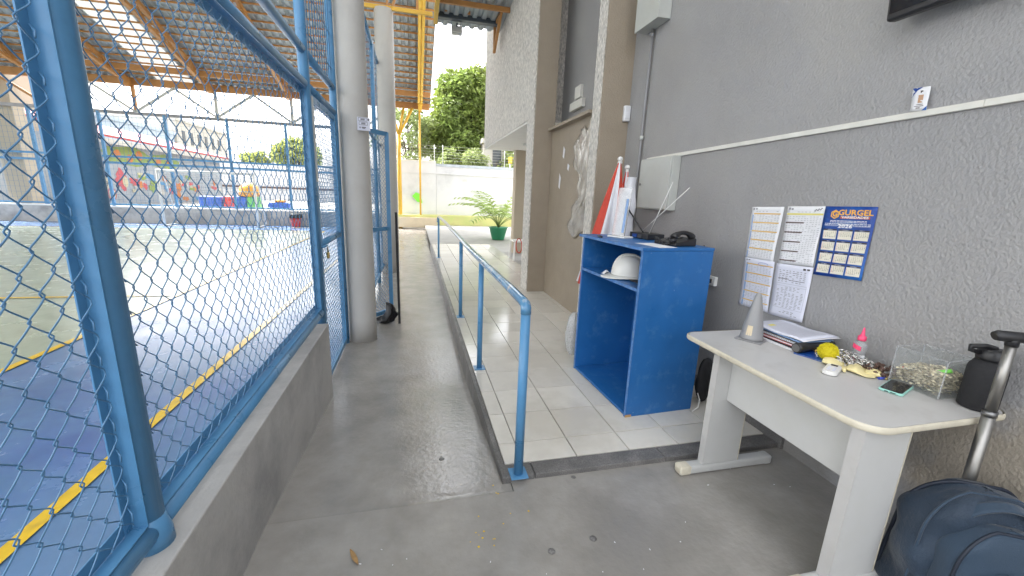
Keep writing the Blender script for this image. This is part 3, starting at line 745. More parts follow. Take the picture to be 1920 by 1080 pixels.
# ================================================================== FAR SIDE OF THE COURT
elw = tag(obj('low_wall', B().span(-20, -0.95, 19.95, 20.15, -0.2, 0.44), M['lowwall']), 'low grey wall closing the far end of the court', 'low wall')
obj('coping', B().span(-20, -0.95, 19.92, 20.18, 0.442, 0.50), M['soffit'], elw)
ef = thing('end_fence', 'tall blue mesh fence along the far end of the court', 'fence', (-8, 20.05, 0.5))
for k in range(8):
    x = -5.33 - 2.2 * k + 4.4
    obj('post', B().bar((x, 20.05, 0.5), (x, 20.05, 4.12), .09, .09), S, ef)
for zz, hgt in ((4.12, .12), (2.44, .08), (2.20, .08), (0.56, .06)):
    obj('rail', B().bar((-18.6, 20.05, zz), (-0.95, 20.05, zz), .06, hgt), S if zz < 4 else M['steel_dark'], ef)
b = B()
k = -18.5
while k < -1: b.bar((k, 20.07, .58), (k, 20.07, 4.08), .005, .005); k += .15
zz = .75
while zz < 4.05: b.bar((-18.5, 20.075, zz), (-1, 20.075, zz), .005, .005); zz += .2
obj('welded_mesh', b, M['wire_blue'], ef)
# goal
goal = thing('futsal_goal', 'white-framed small football goal at the far end of the court', 'goal', (-8.0, 18.9, CZ))
gx0, gx1, gy = -9.6, -6.30, 18.75
for x in (gx0, gx1): obj('goal_post', B().cyl((x, gy, CZ), (x, gy, 1.95), .045, 12), M['goal_white'], goal)
obj('crossbar', B().cyl((gx0 - .04, gy, 1.95), (gx1 + .04, gy, 1.95), .045, 12), M['goal_white'], goal)
for x in (gx0, gx1):
    obj('back_stay', B().tube([(x, gy, 1.95), (x, gy + .35, 1.9), (x, gy + .95, CZ + .04)], .025, 8), M['goal_white'], goal)
    obj('ground_bar', B().cyl((x, gy, CZ + .03), (x, gy + .97, CZ + .03), .03, 8), M['goal_white'], goal)
b = B()
for i in range(27):
    x = gx0 + (gx1 - gx0) * i / 26
    b.tube([(x, gy, 1.93), (x, gy + .4, 1.75), (x, gy + .95, CZ + .03)], .0045, 4, caps=False)
for j in range(16):
    t = j / 15; z = 1.93 - t * 2.05; yy = gy + .95 * t ** .8
    b.bar((gx0, yy, z), (gx1, yy, z), .007, .007)
obj('net', b, M['net'], goal)
tb = thing('waste_bin', 'red bin with black liner beside the far low wall', 'bin', (-5.1, 19.6, CZ))
obj('body', B().lathe([(.16, CZ), (.17, CZ + .05), (.22, .30)], (-5.1, 19.6, 0), 16), M['redplastic'], tb)
b = B()
b.grid(lambda u, v: (-5.1 + (.225 + .03 * math.sin(u * 44) + .05 * v) * math.cos(u * 2 * PI), 19.6 + (.225 + .03 * math.sin(u * 44) + .05 * v) * math.sin(u * 2 * PI), .37 - .16 * v), 36, 4)
b.lathe([(.23, .36), (.15, .38), (.01, .36)], (-5.1, 19.6, 0), 16)
obj('liner', b, M['black'], tb)
# toys behind the far fence
def toy(nm, lab, m, x0, x1, z0, z1, y=20.9, dy=.5, bev=.05, cat='play block'):
    return tag(obj(nm, B().span(x0, x1, y, y + dy, z0, z1), M[m], bevel=bev, seg=3), lab, cat)
struct('play_yard', B().add([(-20, 20.15, 0.35), (-0.95, 20.15, 0.35), (-0.95, 60, 0.35), (-60, 60, 0.35), (-60, 20.15, .35)], [(0, 1, 2, 3, 4)]), M['yard'])
toy('play_block', 'red square play block behind the far court fence', 'toy_red', -8.35, -7.85, .35, 1.0)
toy('play_block', 'blue play block between the red and green blocks', 'toy_blue', -7.82, -7.42, .35, 1.02)
toy('play_block', 'long blue play block left of the red block', 'toy_blue', -9.3, -8.42, .35, .98)
toy('play_block', 'bright green play block under the orange dome', 'toy_green', -7.40, -6.92, .35, 1.02)
dome = thing('orange_play_dome', 'orange rounded play dome on top of the coloured blocks', 'play dome', (-7.35, 21.2, 1.03))
obj('dome', B().lathe([(.42, 1.03), (.42, 1.25), (.38, 1.42), (.27, 1.55), (.1, 1.62), (0.001, 1.63)], (-7.35, 21.2, 0), 20), M['toy_orange'], dome)
obj('band', B().lathe([(.43, 1.20), (.43, 1.26)], (-7.35, 21.2, 0), 20), M['mural_cream'], dome)
bt = thing('toy_boat', 'low blue and white toy with yellow top by the far wall', 'toy', (-6.1, 21.1, .35))
obj('hull', B().span(-6.55, -5.65, 20.9, 21.3, .55, .80), M['toy_blue'], bt, bevel=.06)
obj('base', B().span(-6.5, -5.7, 20.88, 21.28, .35, .545), M['white'], bt, bevel=.03)
obj('top', B().span(-6.3, -5.85, 20.95, 21.25, .803, .92), M['toy_orange'], bt, bevel=.04)
# mural building
mb = thing('mural_building', 'grey play school building with red roof and painted mural', 'building', (-15.5, 29, .35))
obj('wall', B().span(-18, -14.5, 22.6, 36.5, .35, 3.45), M['mural_grey'], mb)
obj('roof', B().add([(-13.9, 22.2, 3.48), (-13.9, 36.8, 3.40), (-18.5, 36.8, 4.6), (-18.5, 22.2, 4.7), (-13.9, 22.2, 3.58), (-13.9, 36.8, 3.50), (-18.5, 36.8, 4.7), (-18.5, 22.2, 4.8)], [(0, 1, 2, 3), (7, 6, 5, 4), (0, 4, 5, 1), (1, 5, 6, 2), (2, 6, 7, 3), (3, 7, 4, 0)]), M['roof_red'], mb)
obj('fascia', B().span(-13.92, -13.86, 22.2, 36.8, 3.18, 3.40), M['beige_wall'], mb)
def disc(c, ry, rz, m, nm='mural_patch', n=14, x=-14.49, par=mb, wob=.0):
    vs = [(x, c[0] + ry * math.cos(2 * PI * k / n) * (1 + wob * math.sin(3 * k)), c[1] + rz * math.sin(2 * PI * k / n) * (1 + wob * math.cos(5 * k))) for k in range(n)]
    b = B().add(vs + [(x - .006, q[1], q[2]) for q in vs], [tuple(range(n))])
    return obj(nm, b, M[m], par)
disc((26.0, 2.75), 1.9, .48, 'mural_green', n=24, wob=.12)
disc((29.2, 2.7), 1.6, .40, 'mural_green', n=24, wob=.12)
for (yy, z, r) in ((25.2, 2.8, .22), (26.1, 2.65, .2), (26.9, 2.85, .24), (28.6, 2.7, .22), (29.6, 2.8, .2)): disc((yy, z), r * 1.2, r, 'mural_orange', x=-14.485)
disc((25.2, 1.55), .42, .5, 'mural_pink', wob=.25, n=18); disc((25.45, 1.45), .2, .28, 'mural_cream', x=-14.485)
disc((24.3, 1.9), .2, .22, 'mural_blue')
rm_ = random.Random(12)
for k in range(46):
    disc((rm_.uniform(26, 36), rm_.uniform(.5, 1.9)), rm_.uniform(.12, .42), rm_.uniform(.07, .24), rm_.choice(['mural_pink', 'mural_green', 'mural_blue', 'mural_cream', 'mural_orange', 'lowwall', 'beige_wall']), x=-14.49 + .0004 * k, wob=.35, n=12)
disc((24.35, .85), .30, .32, 'mural_pink'); disc((24.35, .85), .24, .26, 'mural_cream', x=-14.485)
disc((24.05, 1.35), .28, .28, 'mural_cream')
for (s_, yy, zz, sz) in (('10', 24.35, .74, .30), ('9', 24.10, 1.22, .34)):
    MT = Matrix.Translation((-14.478, yy, zz)) @ Matrix(((0, 0, 1), (1, 0, 0), (0, 1, 0))).to_4x4()
    obj('mural_number', text_b(s_, sz, MT, 'CENTER', sx=1.3), M['ink_dark'], mb)
def bldg(nm, lab, m, x0, x1, y0, y1, z1, wins=(), roofm=None):
    t = thing(nm, lab, 'building', ((x0 + x1) / 2, (y0 + y1) / 2, -.3))
    obj('wall', B().span(x0, x1, y0, y1, -.3, z1), M[m], t)
    obj('parapet', B().span(x0 - .12, x1 + .12, y0 - .12, y1 + .12, z1 + .002, z1 + .25), M[roofm or m], t)
    for (ax, p, q, z) in wins:
        if ax == 'x': obj('window', B().span(x1 - .05, x1 + .04, p, p + q, z, z + 1.2), M['window'], t)
        else: obj('window', B().span(p, p + q, y0 - .04, y0 + .05, z, z + 1.2), M['window'], t)
    return t
bldg('warehouse', 'blue-grey clad warehouse behind the mural building', 'sheet_blue', -32, -22, 36, 46.5, 5.9)
bldg('beige_building', 'beige rendered block beyond the blue-grey warehouse', 'beige_wall', -34, -22, 47, 58, 7.3, wins=[('x', 48 + 1.5 * k, .5, 5.3) for k in range(6)] + [('x', 48 + 1.5 * k, .5, 3.2) for k in range(6)])
bldg('cream_house', 'cream rendered house wall far left behind the court trusses', 'cream_wall', -34, -20.5, 26, 33, 7.6)
fw = thing('boundary_wall', 'long pale boundary wall beyond the play yard', 'wall', (-12, 40, .35))
for k in range(6): obj('wall_panel', B().span(-19 + k * 3.6, -19 + k * 3.6 + 3.57, 40, 40.2, .2, 3.45), M['white_wall'], fw)
for k in range(7): obj('wall_pier', B().span(-19.12 + k * 3.6, -18.9 + k * 3.6, 39.9, 40.3, .2, 3.5), M['white_wall'], fw)
obj('rail', B().span(-19, 2.6, 39.85, 39.89, 1.35, 1.5), M['ink_brown'], fw)
tag(obj('square_column', B().span(-15.45, -14.75, 20.25, 20.8, 0.35, 5.25), M['cream_wall'], bevel=.02), 'square cream concrete column at the far left court corner', 'column')

# ================================================================== FAR WALL, YARD AND TREES STRAIGHT AHEAD
ww = thing('white_wall', 'high white boundary wall across the far end of the yard', 'wall', (3, 20.6, 0))
obj('wall_face', B().span(-0.9, 1.02, 20.5, 20.75, -.2, 2.95), M['white_wall'], ww)
obj('wall_face', B().span(1.03, 12, 20.52, 20.75, -.2, 2.76), M['white_wall'], ww)
obj('ledge', B().span(-0.9, 12, 20.44, 20.515, 2.40, 2.46), M['white_wall'], ww)
obj('coping', B().span(1.03, 12, 20.48, 20.8, 2.762, 2.88), M['coping'], ww)
obj('coping', B().span(-0.9, 1.02, 20.46, 20.8, 2.952, 2.99), M['soffit'], ww)
obj('wall_lamp', B().span(2.3, 2.5, 20.38, 20.44, 2.1, 2.2), M['lamp_white'], ww)
struct('grass_verge', B().span(-0.9, 12, 19.7, 20.5, 0.0, 0.47), M['verge'])
kb = tag(obj('painted_kerb', B().span(-0.9, 1.0, 19.55, 19.695, -.1, 0.36), M['label_cream'], bevel=.01), 'low ochre painted kerb at the foot of the white wall', 'kerb')
ee = thing('electric_fence', 'thin electric security wires on posts above the white wall', 'electric fence', (3, 20.62, 2.9))
for x in (0.95, 1.35, 4.4, 7.5): obj('post', B().cyl((x, 20.62, 2.86), (x, 20.62, 3.75), .018, 8), M['box_grey'], ee)
b = B()
for k in range(6): b.bar((-.9, 20.62, 3.05 + k * .13), (9, 20.62, 3.05 + k * .13), .008, .008)
obj('wires', b, M['box_grey'], ee)
tag(obj('kite', B().add([(-0.12, 20.40, 1.32), (0.12, 20.40, 1.06), (0.36, 20.40, 1.0), (0.28, 20.40, 1.42), (.05, 20.42, 1.5)], [(0, 1, 2, 3, 4)]), M['lime'], solid=.01), 'bright yellow-green paper patch stuck on the white wall', 'paper')

def crown(blobs, n, ls, up=.35, shell=.75):
    b = B()
    tot = sum(r[3] ** 2 for r in blobs)
    for (cx, cy, cz, r) in blobs:
        for _ in range(int(n * r * r / tot)):
            d = Vector((random.gauss(0, 1), random.gauss(0, 1), random.gauss(0, 1))).normalized()
            if d.z < -.5 and random.random() < .6: continue
            p = Vector((cx, cy, cz)) + d * r * (shell + (1.06 - shell) * random.random() ** .6) * Vector((1, 1, .85)).length / 1.64
            p = Vector((cx, cy, cz)) + Vector((d.x, d.y, d.z * .85)) * r * random.uniform(shell, 1.06)
            # a little spray of drooping leaves
            for q in range(3):
                a = random.uniform(0, 2 * PI)
                out = (d * .8 + Vector((math.cos(a), math.sin(a), random.uniform(-.8, .3)))).normalized()
                L = ls * random.uniform(.7, 1.4); sd = out.cross(Vector((random.gauss(0, 1), random.gauss(0, 1), random.gauss(0, 1)))).normalized() * L * .2
                m1 = p + out * L * .5 + Vector((0, 0, L * .06))
                b.add([p, m1 + sd, p + out * L + Vector((0, 0, -L * .18)), m1 - sd], [(0, 1, 2, 3)])
    return b
def tree(nm, lab, blobs, n, ls, m, base, ztop, group=None, shell=.75, tr=.2):
    t = thing(nm, lab, 'tree', base, group=group)
    bx, by, bz_ = base
    tk = B().tube([(bx, by, bz_), (bx + .1, by, bz_ + (ztop - bz_) * .4), (bx - .05, by + .1, bz_ + (ztop - bz_) * .75), (bx, by, ztop)], [tr, tr * .8, tr * .55, tr * .25], 10)
    for (cx, cy, cz, r) in blobs:
        if random.random() < .8:
            st = Vector((bx, by, bz_ + (ztop - bz_) * random.uniform(.4, .7)))
            en = Vector((cx, cy, cz))
            tk.tube([st, (st + en) / 2 + Vector((random.uniform(-.2, .2), 0, .2)), en], [tr * .4, tr * .25, tr * .08], 6)
    obj('trunk', tk, M['bark'], t)
    obj('crown', crown(blobs, n, ls, shell=shell), M[m], t)
    return t
rb = random.Random(3)
def blobs_in(c, rr, n, r0, r1, zb=1.0):
    out = []
    for _ in range(n):
        a = rb.uniform(0, 2 * PI); t = rb.uniform(-.75, 1)
        q = math.sqrt(max(0, 1 - t * t))
        k = rb.uniform(.55, .85)
        out.append((c[0] + rr[0] * q * math.cos(a) * k, c[1] + rr[1] * q * math.sin(a) * k, c[2] + rr[2] * t * k, rb.uniform(r0, r1)))
    return out
tree('mango_tree', 'large dense mango tree rising behind the white wall', blobs_in((3.6, 27.5, 5.6), (3.0, 2.6, 3.6), 46, .75, 1.15) + [(3.6, 27.5, 5.4, 2.0), (3.2, 27, 7.5, 1.0)], 15000, .27, 'leaf', (3.6, 27.8, -.3), 7.5)
tree('slender_tree', 'thin open-branched tree left of the mango beyond the wall', blobs_in((-.6, 26, 4.6), (2.2, 1.4, 2.2), 22, .35, .6), 1500, .22, 'leaf2', (-.3, 26, -.3), 6.3, shell=.2, tr=.1)
tree('low_shrub_tree', 'low leafy bush just above the white wall coping', blobs_in((2.6, 22.6, 3.1), (1.5, .7, .7), 12, .3, .5), 1100, .2, 'leaf2', (2.6, 22.6, -.3), 3.1, shell=.3, tr=.08)
tree('yard_tree', 'light green tree seen under the overhanging storey', blobs_in((6.3, 23.5, 3.2), (1.6, 1.2, 1.5), 16, .5, .8), 1500, .24, 'leaf2', (6.3, 23.5, -.3), 4.2, tr=.12)
tree('distant_tree', 'round yellow-green tree above the far boundary wall', blobs_in((-11.2, 46, 4.7), (2.2, 1.5, 1.4), 26, .45, .9), 2200, .42, 'leaf3', (-11.2, 46, -.3), 5.0)
tree('distant_tree', 'small low tree left of the round yellow-green tree', blobs_in((-14.8, 46, 3.9), (1.2, 1, .7), 10, .35, .6), 800, .35, 'leaf3', (-14.8, 46, -.3), 4.0)
bldg('grey_neighbour_house', 'grey neighbouring house beyond the white wall at right', 'beige_wall', 3.9, 5.1, 24, 28, 4.4, wins=[('y', 4.4, .5, 3.0)])
sgn = thing('yellow_sign', 'small yellow sign on a post beyond the white wall', 'sign', (5.05, 22.2, 2.9))
obj('post', B().cyl((5.05, 22.2, -.3), (5.05, 22.2, 3.2), .03, 8), M['box_grey'], sgn)
obj('panel', B().span(4.95, 5.15, 22.15, 22.19, 3.22, 3.55), M['yellow'], sgn, bevel=.01)

# palm in a green pot
pp = thing('potted_palm', 'feathery green palm in a green pot near the white wall', 'potted plant', (2.78, 13.7, .012))
obj('pot', B().lathe([(.20, .012), (.22, .06), (.31, .40), (.33, .42), (.33, .45), (.29, .45), (.27, .40)], (2.78, 13.7, 0), 24), M['green_pot'], pp)
obj('soil', B().lathe([(.27, .39), (.001, .41)], (2.78, 13.7, 0), 16), M['bark'], pp)
rp = random.Random(11)
for i in range(22):
    a = i * 2.4 + rp.uniform(-.3, .3); L = rp.uniform(.95, 1.4); el = R(rp.uniform(45, 80))
    pts = []
    p = Vector((2.78, 13.7, .42)); d = Vector((math.cos(a) * math.cos(el), math.sin(a) * math.cos(el), math.sin(el)))
    b = B()
    for k in range(12):
        pts.append(p.copy()); p = p + d * L * 1.4 / 12
        d = (d + Vector((math.cos(a), math.sin(a), 0)) * .05 + Vector((0, 0, -.11))).normalized()
        if k > 2:
            for s_ in (-1, 1):
                sd = d.cross(Vector((0, 0, 1))).normalized() * s_
                ld = (sd * .75 + d * .55 + Vector((0, 0, -.15))).normalized(); ll = .42 * (1 - abs(k - 7) / 9)
                wv = d * .03
                b.add([p - wv, p + ld * ll * .5 - wv * 1.1 + Vector((0, 0, .02)), p + ld * ll + Vector((0, 0, -.03)), p + ld * ll * .5 + wv * 1.1 + Vector((0, 0, .02)), p + wv], [(0, 1, 2, 3, 4)])
    b.tube(pts, [.012 - .0008 * k for k in range(12)], 5)
    obj('frond', b, M['palm'], pp)
wc = thing('plastic_chair', 'pale plastic chair standing beside the slim square column', 'chair', (2.45, 9.3, PZ))
for dx, dy in ((-.2, -.2), (.2, -.2), (-.2, .2), (.2, .2)): obj('leg', B().bar((2.45 + dx * 1.1, 9.3 + dy * 1.1, PZ), (2.45 + dx, 9.3 + dy, .45), .035, .035), M['white'], wc)
obj('seat', B().span(2.22, 2.68, 9.07, 9.53, .452, .485), M['white'], wc, bevel=.015)
obj('backrest', B().grid(lambda u, v: (2.66 + .05 * v + .03 * math.sin(u * PI), 9.08 + .44 * u, .487 + .42 * v), 8, 4), M['white'], wc, solid=.02)
tag(obj('red_strap', B().tube([(2.30 + .07 * math.cos(t * .35), 8.9 + .03 * math.sin(t * .35), .40 + .16 * math.sin(t * .35)) for t in range(18)], .012, 6, closed=True), M['red']), 'red loop strap hanging near the far brown pillar', 'strap')

# ================================================================== THINGS ON THE WALL
pn = thing('electrical_panel', 'grey steel electrical cabinet mounted on the wall above the blue cabinet', 'electrical panel', (2.2, 3.46, 1.43))
obj('body', B().span(2.172, WX - .001, 3.215, 3.73, 1.43, 1.895), M['box_grey'], pn, bevel=.004)
dr = obj('door', B().span(2.158, 2.171, 3.225, 3.72, 1.44, 1.885), M['box_grey'], pn, bevel=.003)
obj('lock', B().cyl((2.150, 3.69, 1.66), (2.160, 3.69, 1.66), .012, 12), M['steel_dark'], dr)
ub = thing('electrical_panel', 'pale grey junction cabinet at the top edge above the conduit pipe', 'electrical panel', (2.19, 3.85, 3.1))
obj('body', B().span(2.13, WX - .001, 3.63, 4.02, 3.10, 3.6), M['box_grey'], ub, bevel=.004)
obj('cover', B().span(2.116, 2.129, 3.625, 4.025, 3.095, 3.6), M['box_grey'], ub, bevel=.003)
cp = thing('conduit_pipe', 'grey conduit pipe running down the wall corner to the panel', 'conduit', (2.225, 3.87, 1.9))
obj('pipe', B().tube([(2.225, 3.87, 3.095), (2.225, 3.875, 2.5), (2.225, 3.88, 1.5), (2.225, 3.88, 1.2)], .014, 12), M['pipe_grey'], cp)
for zz in (3.05, 2.12): obj('clamp', B().cyl((2.225, 3.872, zz - .018), (2.225, 3.872, zz + .018), .02, 12), M['box_grey'] if zz < 3 else M['pipe_grey'], cp)
q = ony(1173, 214, 4.23)
pir = thing('motion_sensor', 'small white motion sensor on the brown pillar corner', 'motion sensor', (q.x, 4.20, q.z - .08))
obj('body', B().span(q.x - .037, q.x + .037, 4.185, 4.229, q.z - .08, q.z + .08), M['pir'], pir, bevel=.012, seg=3)
obj('lens', B().span(q.x - .026, q.x + .026, 4.178, 4.184, q.z - .05, q.z + .012), M['paper'], pir, bevel=.003)
a, b_ = onx(1205, 301, WX), onx(1940, 179, WX)
a.y = 3.75
b_ = a + (b_ - a) * 1.9
tk = thing('cable_trunking', 'thin cream cable trunking strip running along the grey wall', 'trunking', (2.24, 1.5, 1.9))
n_ = 4
for k in range(n_):
    s0 = a + (b_ - a) * (k / n_); s1 = a + (b_ - a) * ((k + 1) / n_)
    s0.x = s1.x = WX - .009
    obj('strip', B().bar(s0, s0 + (s1 - s0) * .999, .017, .028), M['trunk'], tk, bevel=.002)
tv = thing('wall_television', 'corner of a black flat television mounted high on the wall', 'television', (2.17, 1.1, 2.33))
T0 = Matrix.Translation((2.14, 1.12, 2.345)) @ Matrix.Rotation(R(-7), 4, 'Y')
obj('casing', B().span(-.02, .035, -.52, .52, 0, .60).xform(T0), M['black'], tv, bevel=.012)
obj('screen', B().span(-.0225, -.0205, -.505, .505, .03, .585).xform(T0), M['screen'], tv)
obj('mount', B().span(2.19, WX, .98, 1.26, 2.5, 2.75), M['black'], tv)

def sheet_map(TL, TR, BR, BL, lift=.004, curl=.0):
    P = [onx(x, y, WX) for (x, y) in (TL, TR, BR, BL)]
    def f(u, v, d=0.0):   # u left-right, v top-bottom
        p = P[0] * (1 - u) * (1 - v) + P[1] * u * (1 - v) + P[2] * u * v + P[3] * (1 - u) * v
        c = curl * (max(0, v - .55) ** 2 * 4 * (.4 + .6 * u)) + .0025 * math.sin(v * 7 + u * 3)
        return Vector((WX - lift - max(c, -.001) - d, p.y, p.z))
    return f
def rects(f, rs, d=.0006):
    b = B()
    for (u0, v0, u1, v1) in rs:
        n = max(1, int((v1 - v0) * 14)); m = max(1, int((u1 - u0) * 8))
        b.grid(lambda u, v: f(u0 + (u1 - u0) * u, v0 + (v1 - v0) * v, d), m, n, smooth=False)
    return b
def notice(lab, px, lift, curl, bars, cells, extra, mats, paper='paper'):
    f = sheet_map(*px, lift=lift, curl=curl)
    c = f(.5, 1)
    t = thing('paper_notice', lab, 'notice', (WX - .005, c.y, c.z))
    obj('sheet', B().grid(lambda u, v: f(u, v), 8, 14), M[paper], t, solid=.0006)
    for nm, rs, m, d in bars: obj(nm, rects(f, rs, d), M[m], t)
    rg = random.Random(lab)
    rs = []
    for (u0, v0, u1, v1, nc, nr, fill) in cells:
        for i in range(nr):
            for j in range(nc):
                if rg.random() < fill:
                    du = (u1 - u0) / nc; dv_ = (v1 - v0) / nr
                    a0 = u0 + j * du + du * rg.uniform(.05, .2); h = dv_ * .36
                    rs.append((a0, v0 + i * dv_ + dv_ * .3, a0 + du * rg.uniform(.4, .75), v0 + i * dv_ + dv_ * .3 + h))
    b = B()
    for (u0, v0, u1, v1) in rs: b.quad(f(u0, v0, .0007), f(u1, v0, .0007), f(u1, v1, .0007), f(u0, v1, .0007))
    obj('printed_lines', b, M[mats], t)['kind'] = 'stuff'
    return t, f
amb = [(.10, .115 + k * .165, .93, .138 + k * .165) for k in range(5)]
t, f = notice('printed timetable with amber bands, upper left of the four notices', ((1412, 388), (1472, 388), (1450, 492), (1397, 483)), .004, .0,
       [('amber_band', amb, 'ink_amber', .0008), ('blue_margin', [(.06, .15, .1, .97)], 'ink_blue', .0005), ('logo', [(.05, .02, .1, .06), (.13, .025, .2, .05)], 'ink', .0008)],
       [(.10, .14 + k * .165, .93, .28 + k * .165, 9, 5, .8) for k in range(5)] + [(.15, .065, .9, .1, 7, 1, .9)], None, 'ink_light')
t, f = notice('printed table with five dark bars and handwriting at its corner', ((1479, 387), (1550, 387), (1525, 500), (1460, 493)), .004, .0,
       [('dark_bar', [(.02, .265 + k * .165, .52, .287 + k * .165) for k in range(5)], 'ink_brown', .0008), ('yellow_band', [(.02, .115, .98, .145)], 'ink_yellow', .0008), ('logo', [(.04, .02, .1, .06), (.12, .03, .18, .06)], 'ink', .0008)],
       [(.03, .16, .97, .97, 12, 26, .8), (.3, .08, .8, .11, 5, 1, .9)], None, 'ink_light')
hw = B(); hw.tube([f(.74 + .2 * k / 9, .07 - .03 * k / 9 + .018 * math.sin(k * 2.1), .001) for k in range(10)], .0016, 5)
obj('handwriting', hw, M['ink_dark'], t)
t, f = notice('timetable with blue margin and amber bands, lower left behind the cone', ((1398, 482), (1454, 491), (1441, 586), (1386, 570)), .0065, .004,
       [('amber_band', [(.12, .10 + k * .185, .97, .122 + k * .185) for k in range(5)], 'ink_amber', .0008), ('blue_margin', [(.1, .09, .16, .97)], 'ink_blue', .0006), ('logo', [(.08, .02, .13, .05), (.15, .02, .22, .045)], 'ink', .0008)],
       [(.17, .13 + k * .185, .95, .27 + k * .185, 8, 5, .8) for k in range(5)], None, 'ink_light', 'paper_cool')
lp = B(); lp.tube([f(.66 + .16 * math.cos(k * .5), .09 + .035 * math.sin(k * .5), .001) for k in range(13)], .0009, 5)
obj('pen_loop', lp, M['pen_blue'], t)
t, f = notice('typed letter sheet with a small table, lower right of the notices', ((1458, 493), (1527, 502), (1507, 605), (1443, 588)), .0065, .012,
       [('dark_line', [(.5, .145, .68, .152), (.12, .265, .42, .275), (.42, .285, .82, .292)], 'ink_dark', .0008), ('logo', [(.76, .04, .83, .075), (.86, .04, .93, .07)], 'ink_dark', .0008),
        ('table_rule', [(.1, .36, .92, .364), (.1, .40, .92, .403), (.1, .82, .92, .824), (.1, .36, .104, .82), (.915, .36, .92, .82)], 'ink', .0008)],
       [(.12, .1, .88, .34, 8, 7, .85), (.12, .41, .9, .81, 7, 15, .75), (.3, .86, .85, .95, 5, 3, .5)], None, 'ink', 'paper_cool')
# calendar
CALPX = ((1550, 387), (1649, 388), (1617, 527), (1527, 514))
f = sheet_map(*CALPX, lift=.006, curl=.004)
cal = thing('wall_calendar', 'blue 2026 wall calendar with golden logo and twelve month boxes', 'calendar', (WX - .006, f(.5, 1).y, f(.5, 1).z))
obj('sheet', B().grid(lambda u, v: f(u, v), 10, 18), M['cal_blue'], cal, solid=.0008)
def ctext(s_, u, v, h, m, align='CENTER', bold=0.0, sx=1.0, nm='print', d=.0012):
    """flat lettering laid on the calendar; u,v = baseline anchor"""
    W_, H_ = 0.262, 0.385
    tb_ = text_b(s_, h, Matrix.Identity(4), align, res=2, bold=bold, sx=sx)
    tb_.v = [tuple(f(u + x / W_, v - y / H_, d)) for (x, y, z) in tb_.v]
    return obj(nm, tb_, M[m], cal)
ctext('GURGEL', .62, .118, .040, 'cal_gold', bold=.0012, sx=1.12, nm='logo_lettering')
obj('logo_band', rects(f, [(.35, .135, .90, .168)], .0009), M['cal_rust'], cal)
ctext('VARIEDADES', .625, .162, .017, 'cal_white', bold=.0005, sx=1.35, d=.0014)
hexo = [(.235 + .095 * math.cos(PI / 6 + k * PI / 3), .11 + .065 * math.sin(PI / 6 + k * PI / 3)) for k in range(6)]
hexi = [(.235 + .070 * math.cos(PI / 6 + k * PI / 3), .11 + .048 * math.sin(PI / 6 + k * PI / 3)) for k in range(6)]
b = B(); b.add([f(x, y, .0012) for x, y in hexo] + [f(x, y, .0012) for x, y in hexi], [(k, (k + 1) % 6, 6 + (k + 1) % 6, 6 + k) for k in range(6)])
obj('logo_hexagon', b, M['cal_gold'], cal)
ctext('G', .235, .138, .040, 'cal_gold', bold=.0016, nm='logo_lettering')
ctext('2026', .47, .295, .027, 'cal_white', bold=.0008, sx=1.35)
b = B()
rg = random.Random(5)
for v in (.195, .213, .236, .256):
    u = .16 if v < .22 else .06
    e = .86 if v < .22 else .94
    while u < e:
        w_ = rg.uniform(.02, .07)
        b.quad(f(u, v, .0011), f(min(e, u + w_), v, .0011), f(min(e, u + w_), v + .0085, .0011), f(u, v + .0085, .0011)); u += w_ + .012
obj('small_print', b, M['cal_white'], cal)
obj('rule', rects(f, [(.06, .272, .32, .2745), (.62, .272, .94, .2745)], .0011), M['cal_white'], cal)
MON = ['JANEIRO', 'FEVEREIRO', 'MARÇO', 'ABRIL', 'MAIO', 'JUNHO', 'JULHO', 'AGOSTO', 'SETEMBRO', 'OUTUBRO', 'NOVEMBRO', 'DEZEMBRO']
ST = [4, 0, 0, 3, 5, 1, 3, 6, 2, 4, 0, 2]; ND = [31, 28, 31, 30, 31, 30, 31, 31, 30, 31, 30, 31]
hd = B(); cr_ = []; tx = B(); rd = B(); nm_ = B()
W_, H_ = 0.262, 0.385
def put(bb, s_, u, v, h, bold=0, align='CENTER'):
    tb_ = text_b(s_, h, Matrix.Identity(4), align, res=1, bold=bold)
    bb.add([f(u + x / W_, v - y / H_, .0018) for (x, y, z) in tb_.v], tb_.f)
for k in range(12):
    c_, r_ = k % 3, k // 3
    u0 = .055 + c_ * .31; v0 = .318 + r_ * .165; u1 = u0 + .272; v1 = v0 + .142
    cr_.append((u0, v0 + .022, u1, v1))
    hd.grid(lambda u, v: f(u0 + (u1 - u0) * u, v0 + .018 * v, .0012), 3, 1, smooth=False)
    put(nm_, MON[k], (u0 + u1) / 2, v0 + .015, .0068)
    for d_ in range(ND[k]):
        p_ = ST[k] + d_; cc, rr_ = p_ % 7, p_ // 7
        uu = u0 + .02 + cc * .0385; vv = v0 + .042 + rr_ * .0185
        tgt = rd if cc == 0 else tx
        for s_i, ch in enumerate(str(d_ + 1)):
            # digits drawn as small figures
            w2 = .0085; a0 = uu - .009 + s_i * .0105
            tgt.add([f(a0, vv - .011, .0018), f(a0 + w2, vv - .011, .0018), f(a0 + w2, vv, .0018), f(a0, vv, .0018), f(a0 + w2 * .35, vv - .008, .0018), f(a0 + w2 * .65, vv - .008, .0018), f(a0 + w2 * .65, vv - .003, .0018), f(a0 + w2 * .35, vv - .003, .0018)],
                    [(0, 1, 5, 4), (1, 2, 6, 5), (2, 3, 7, 6), (3, 0, 4, 7)] if ch in '0689' else ([(1, 2, 6, 5)] if ch in '17' else [(0, 1, 5, 4), (1, 2, 6, 5), (2, 3, 7, 6)]))
for rc in cr_: obj('month_box', rects(f, [rc], .0013), M['cal_cream'], cal)
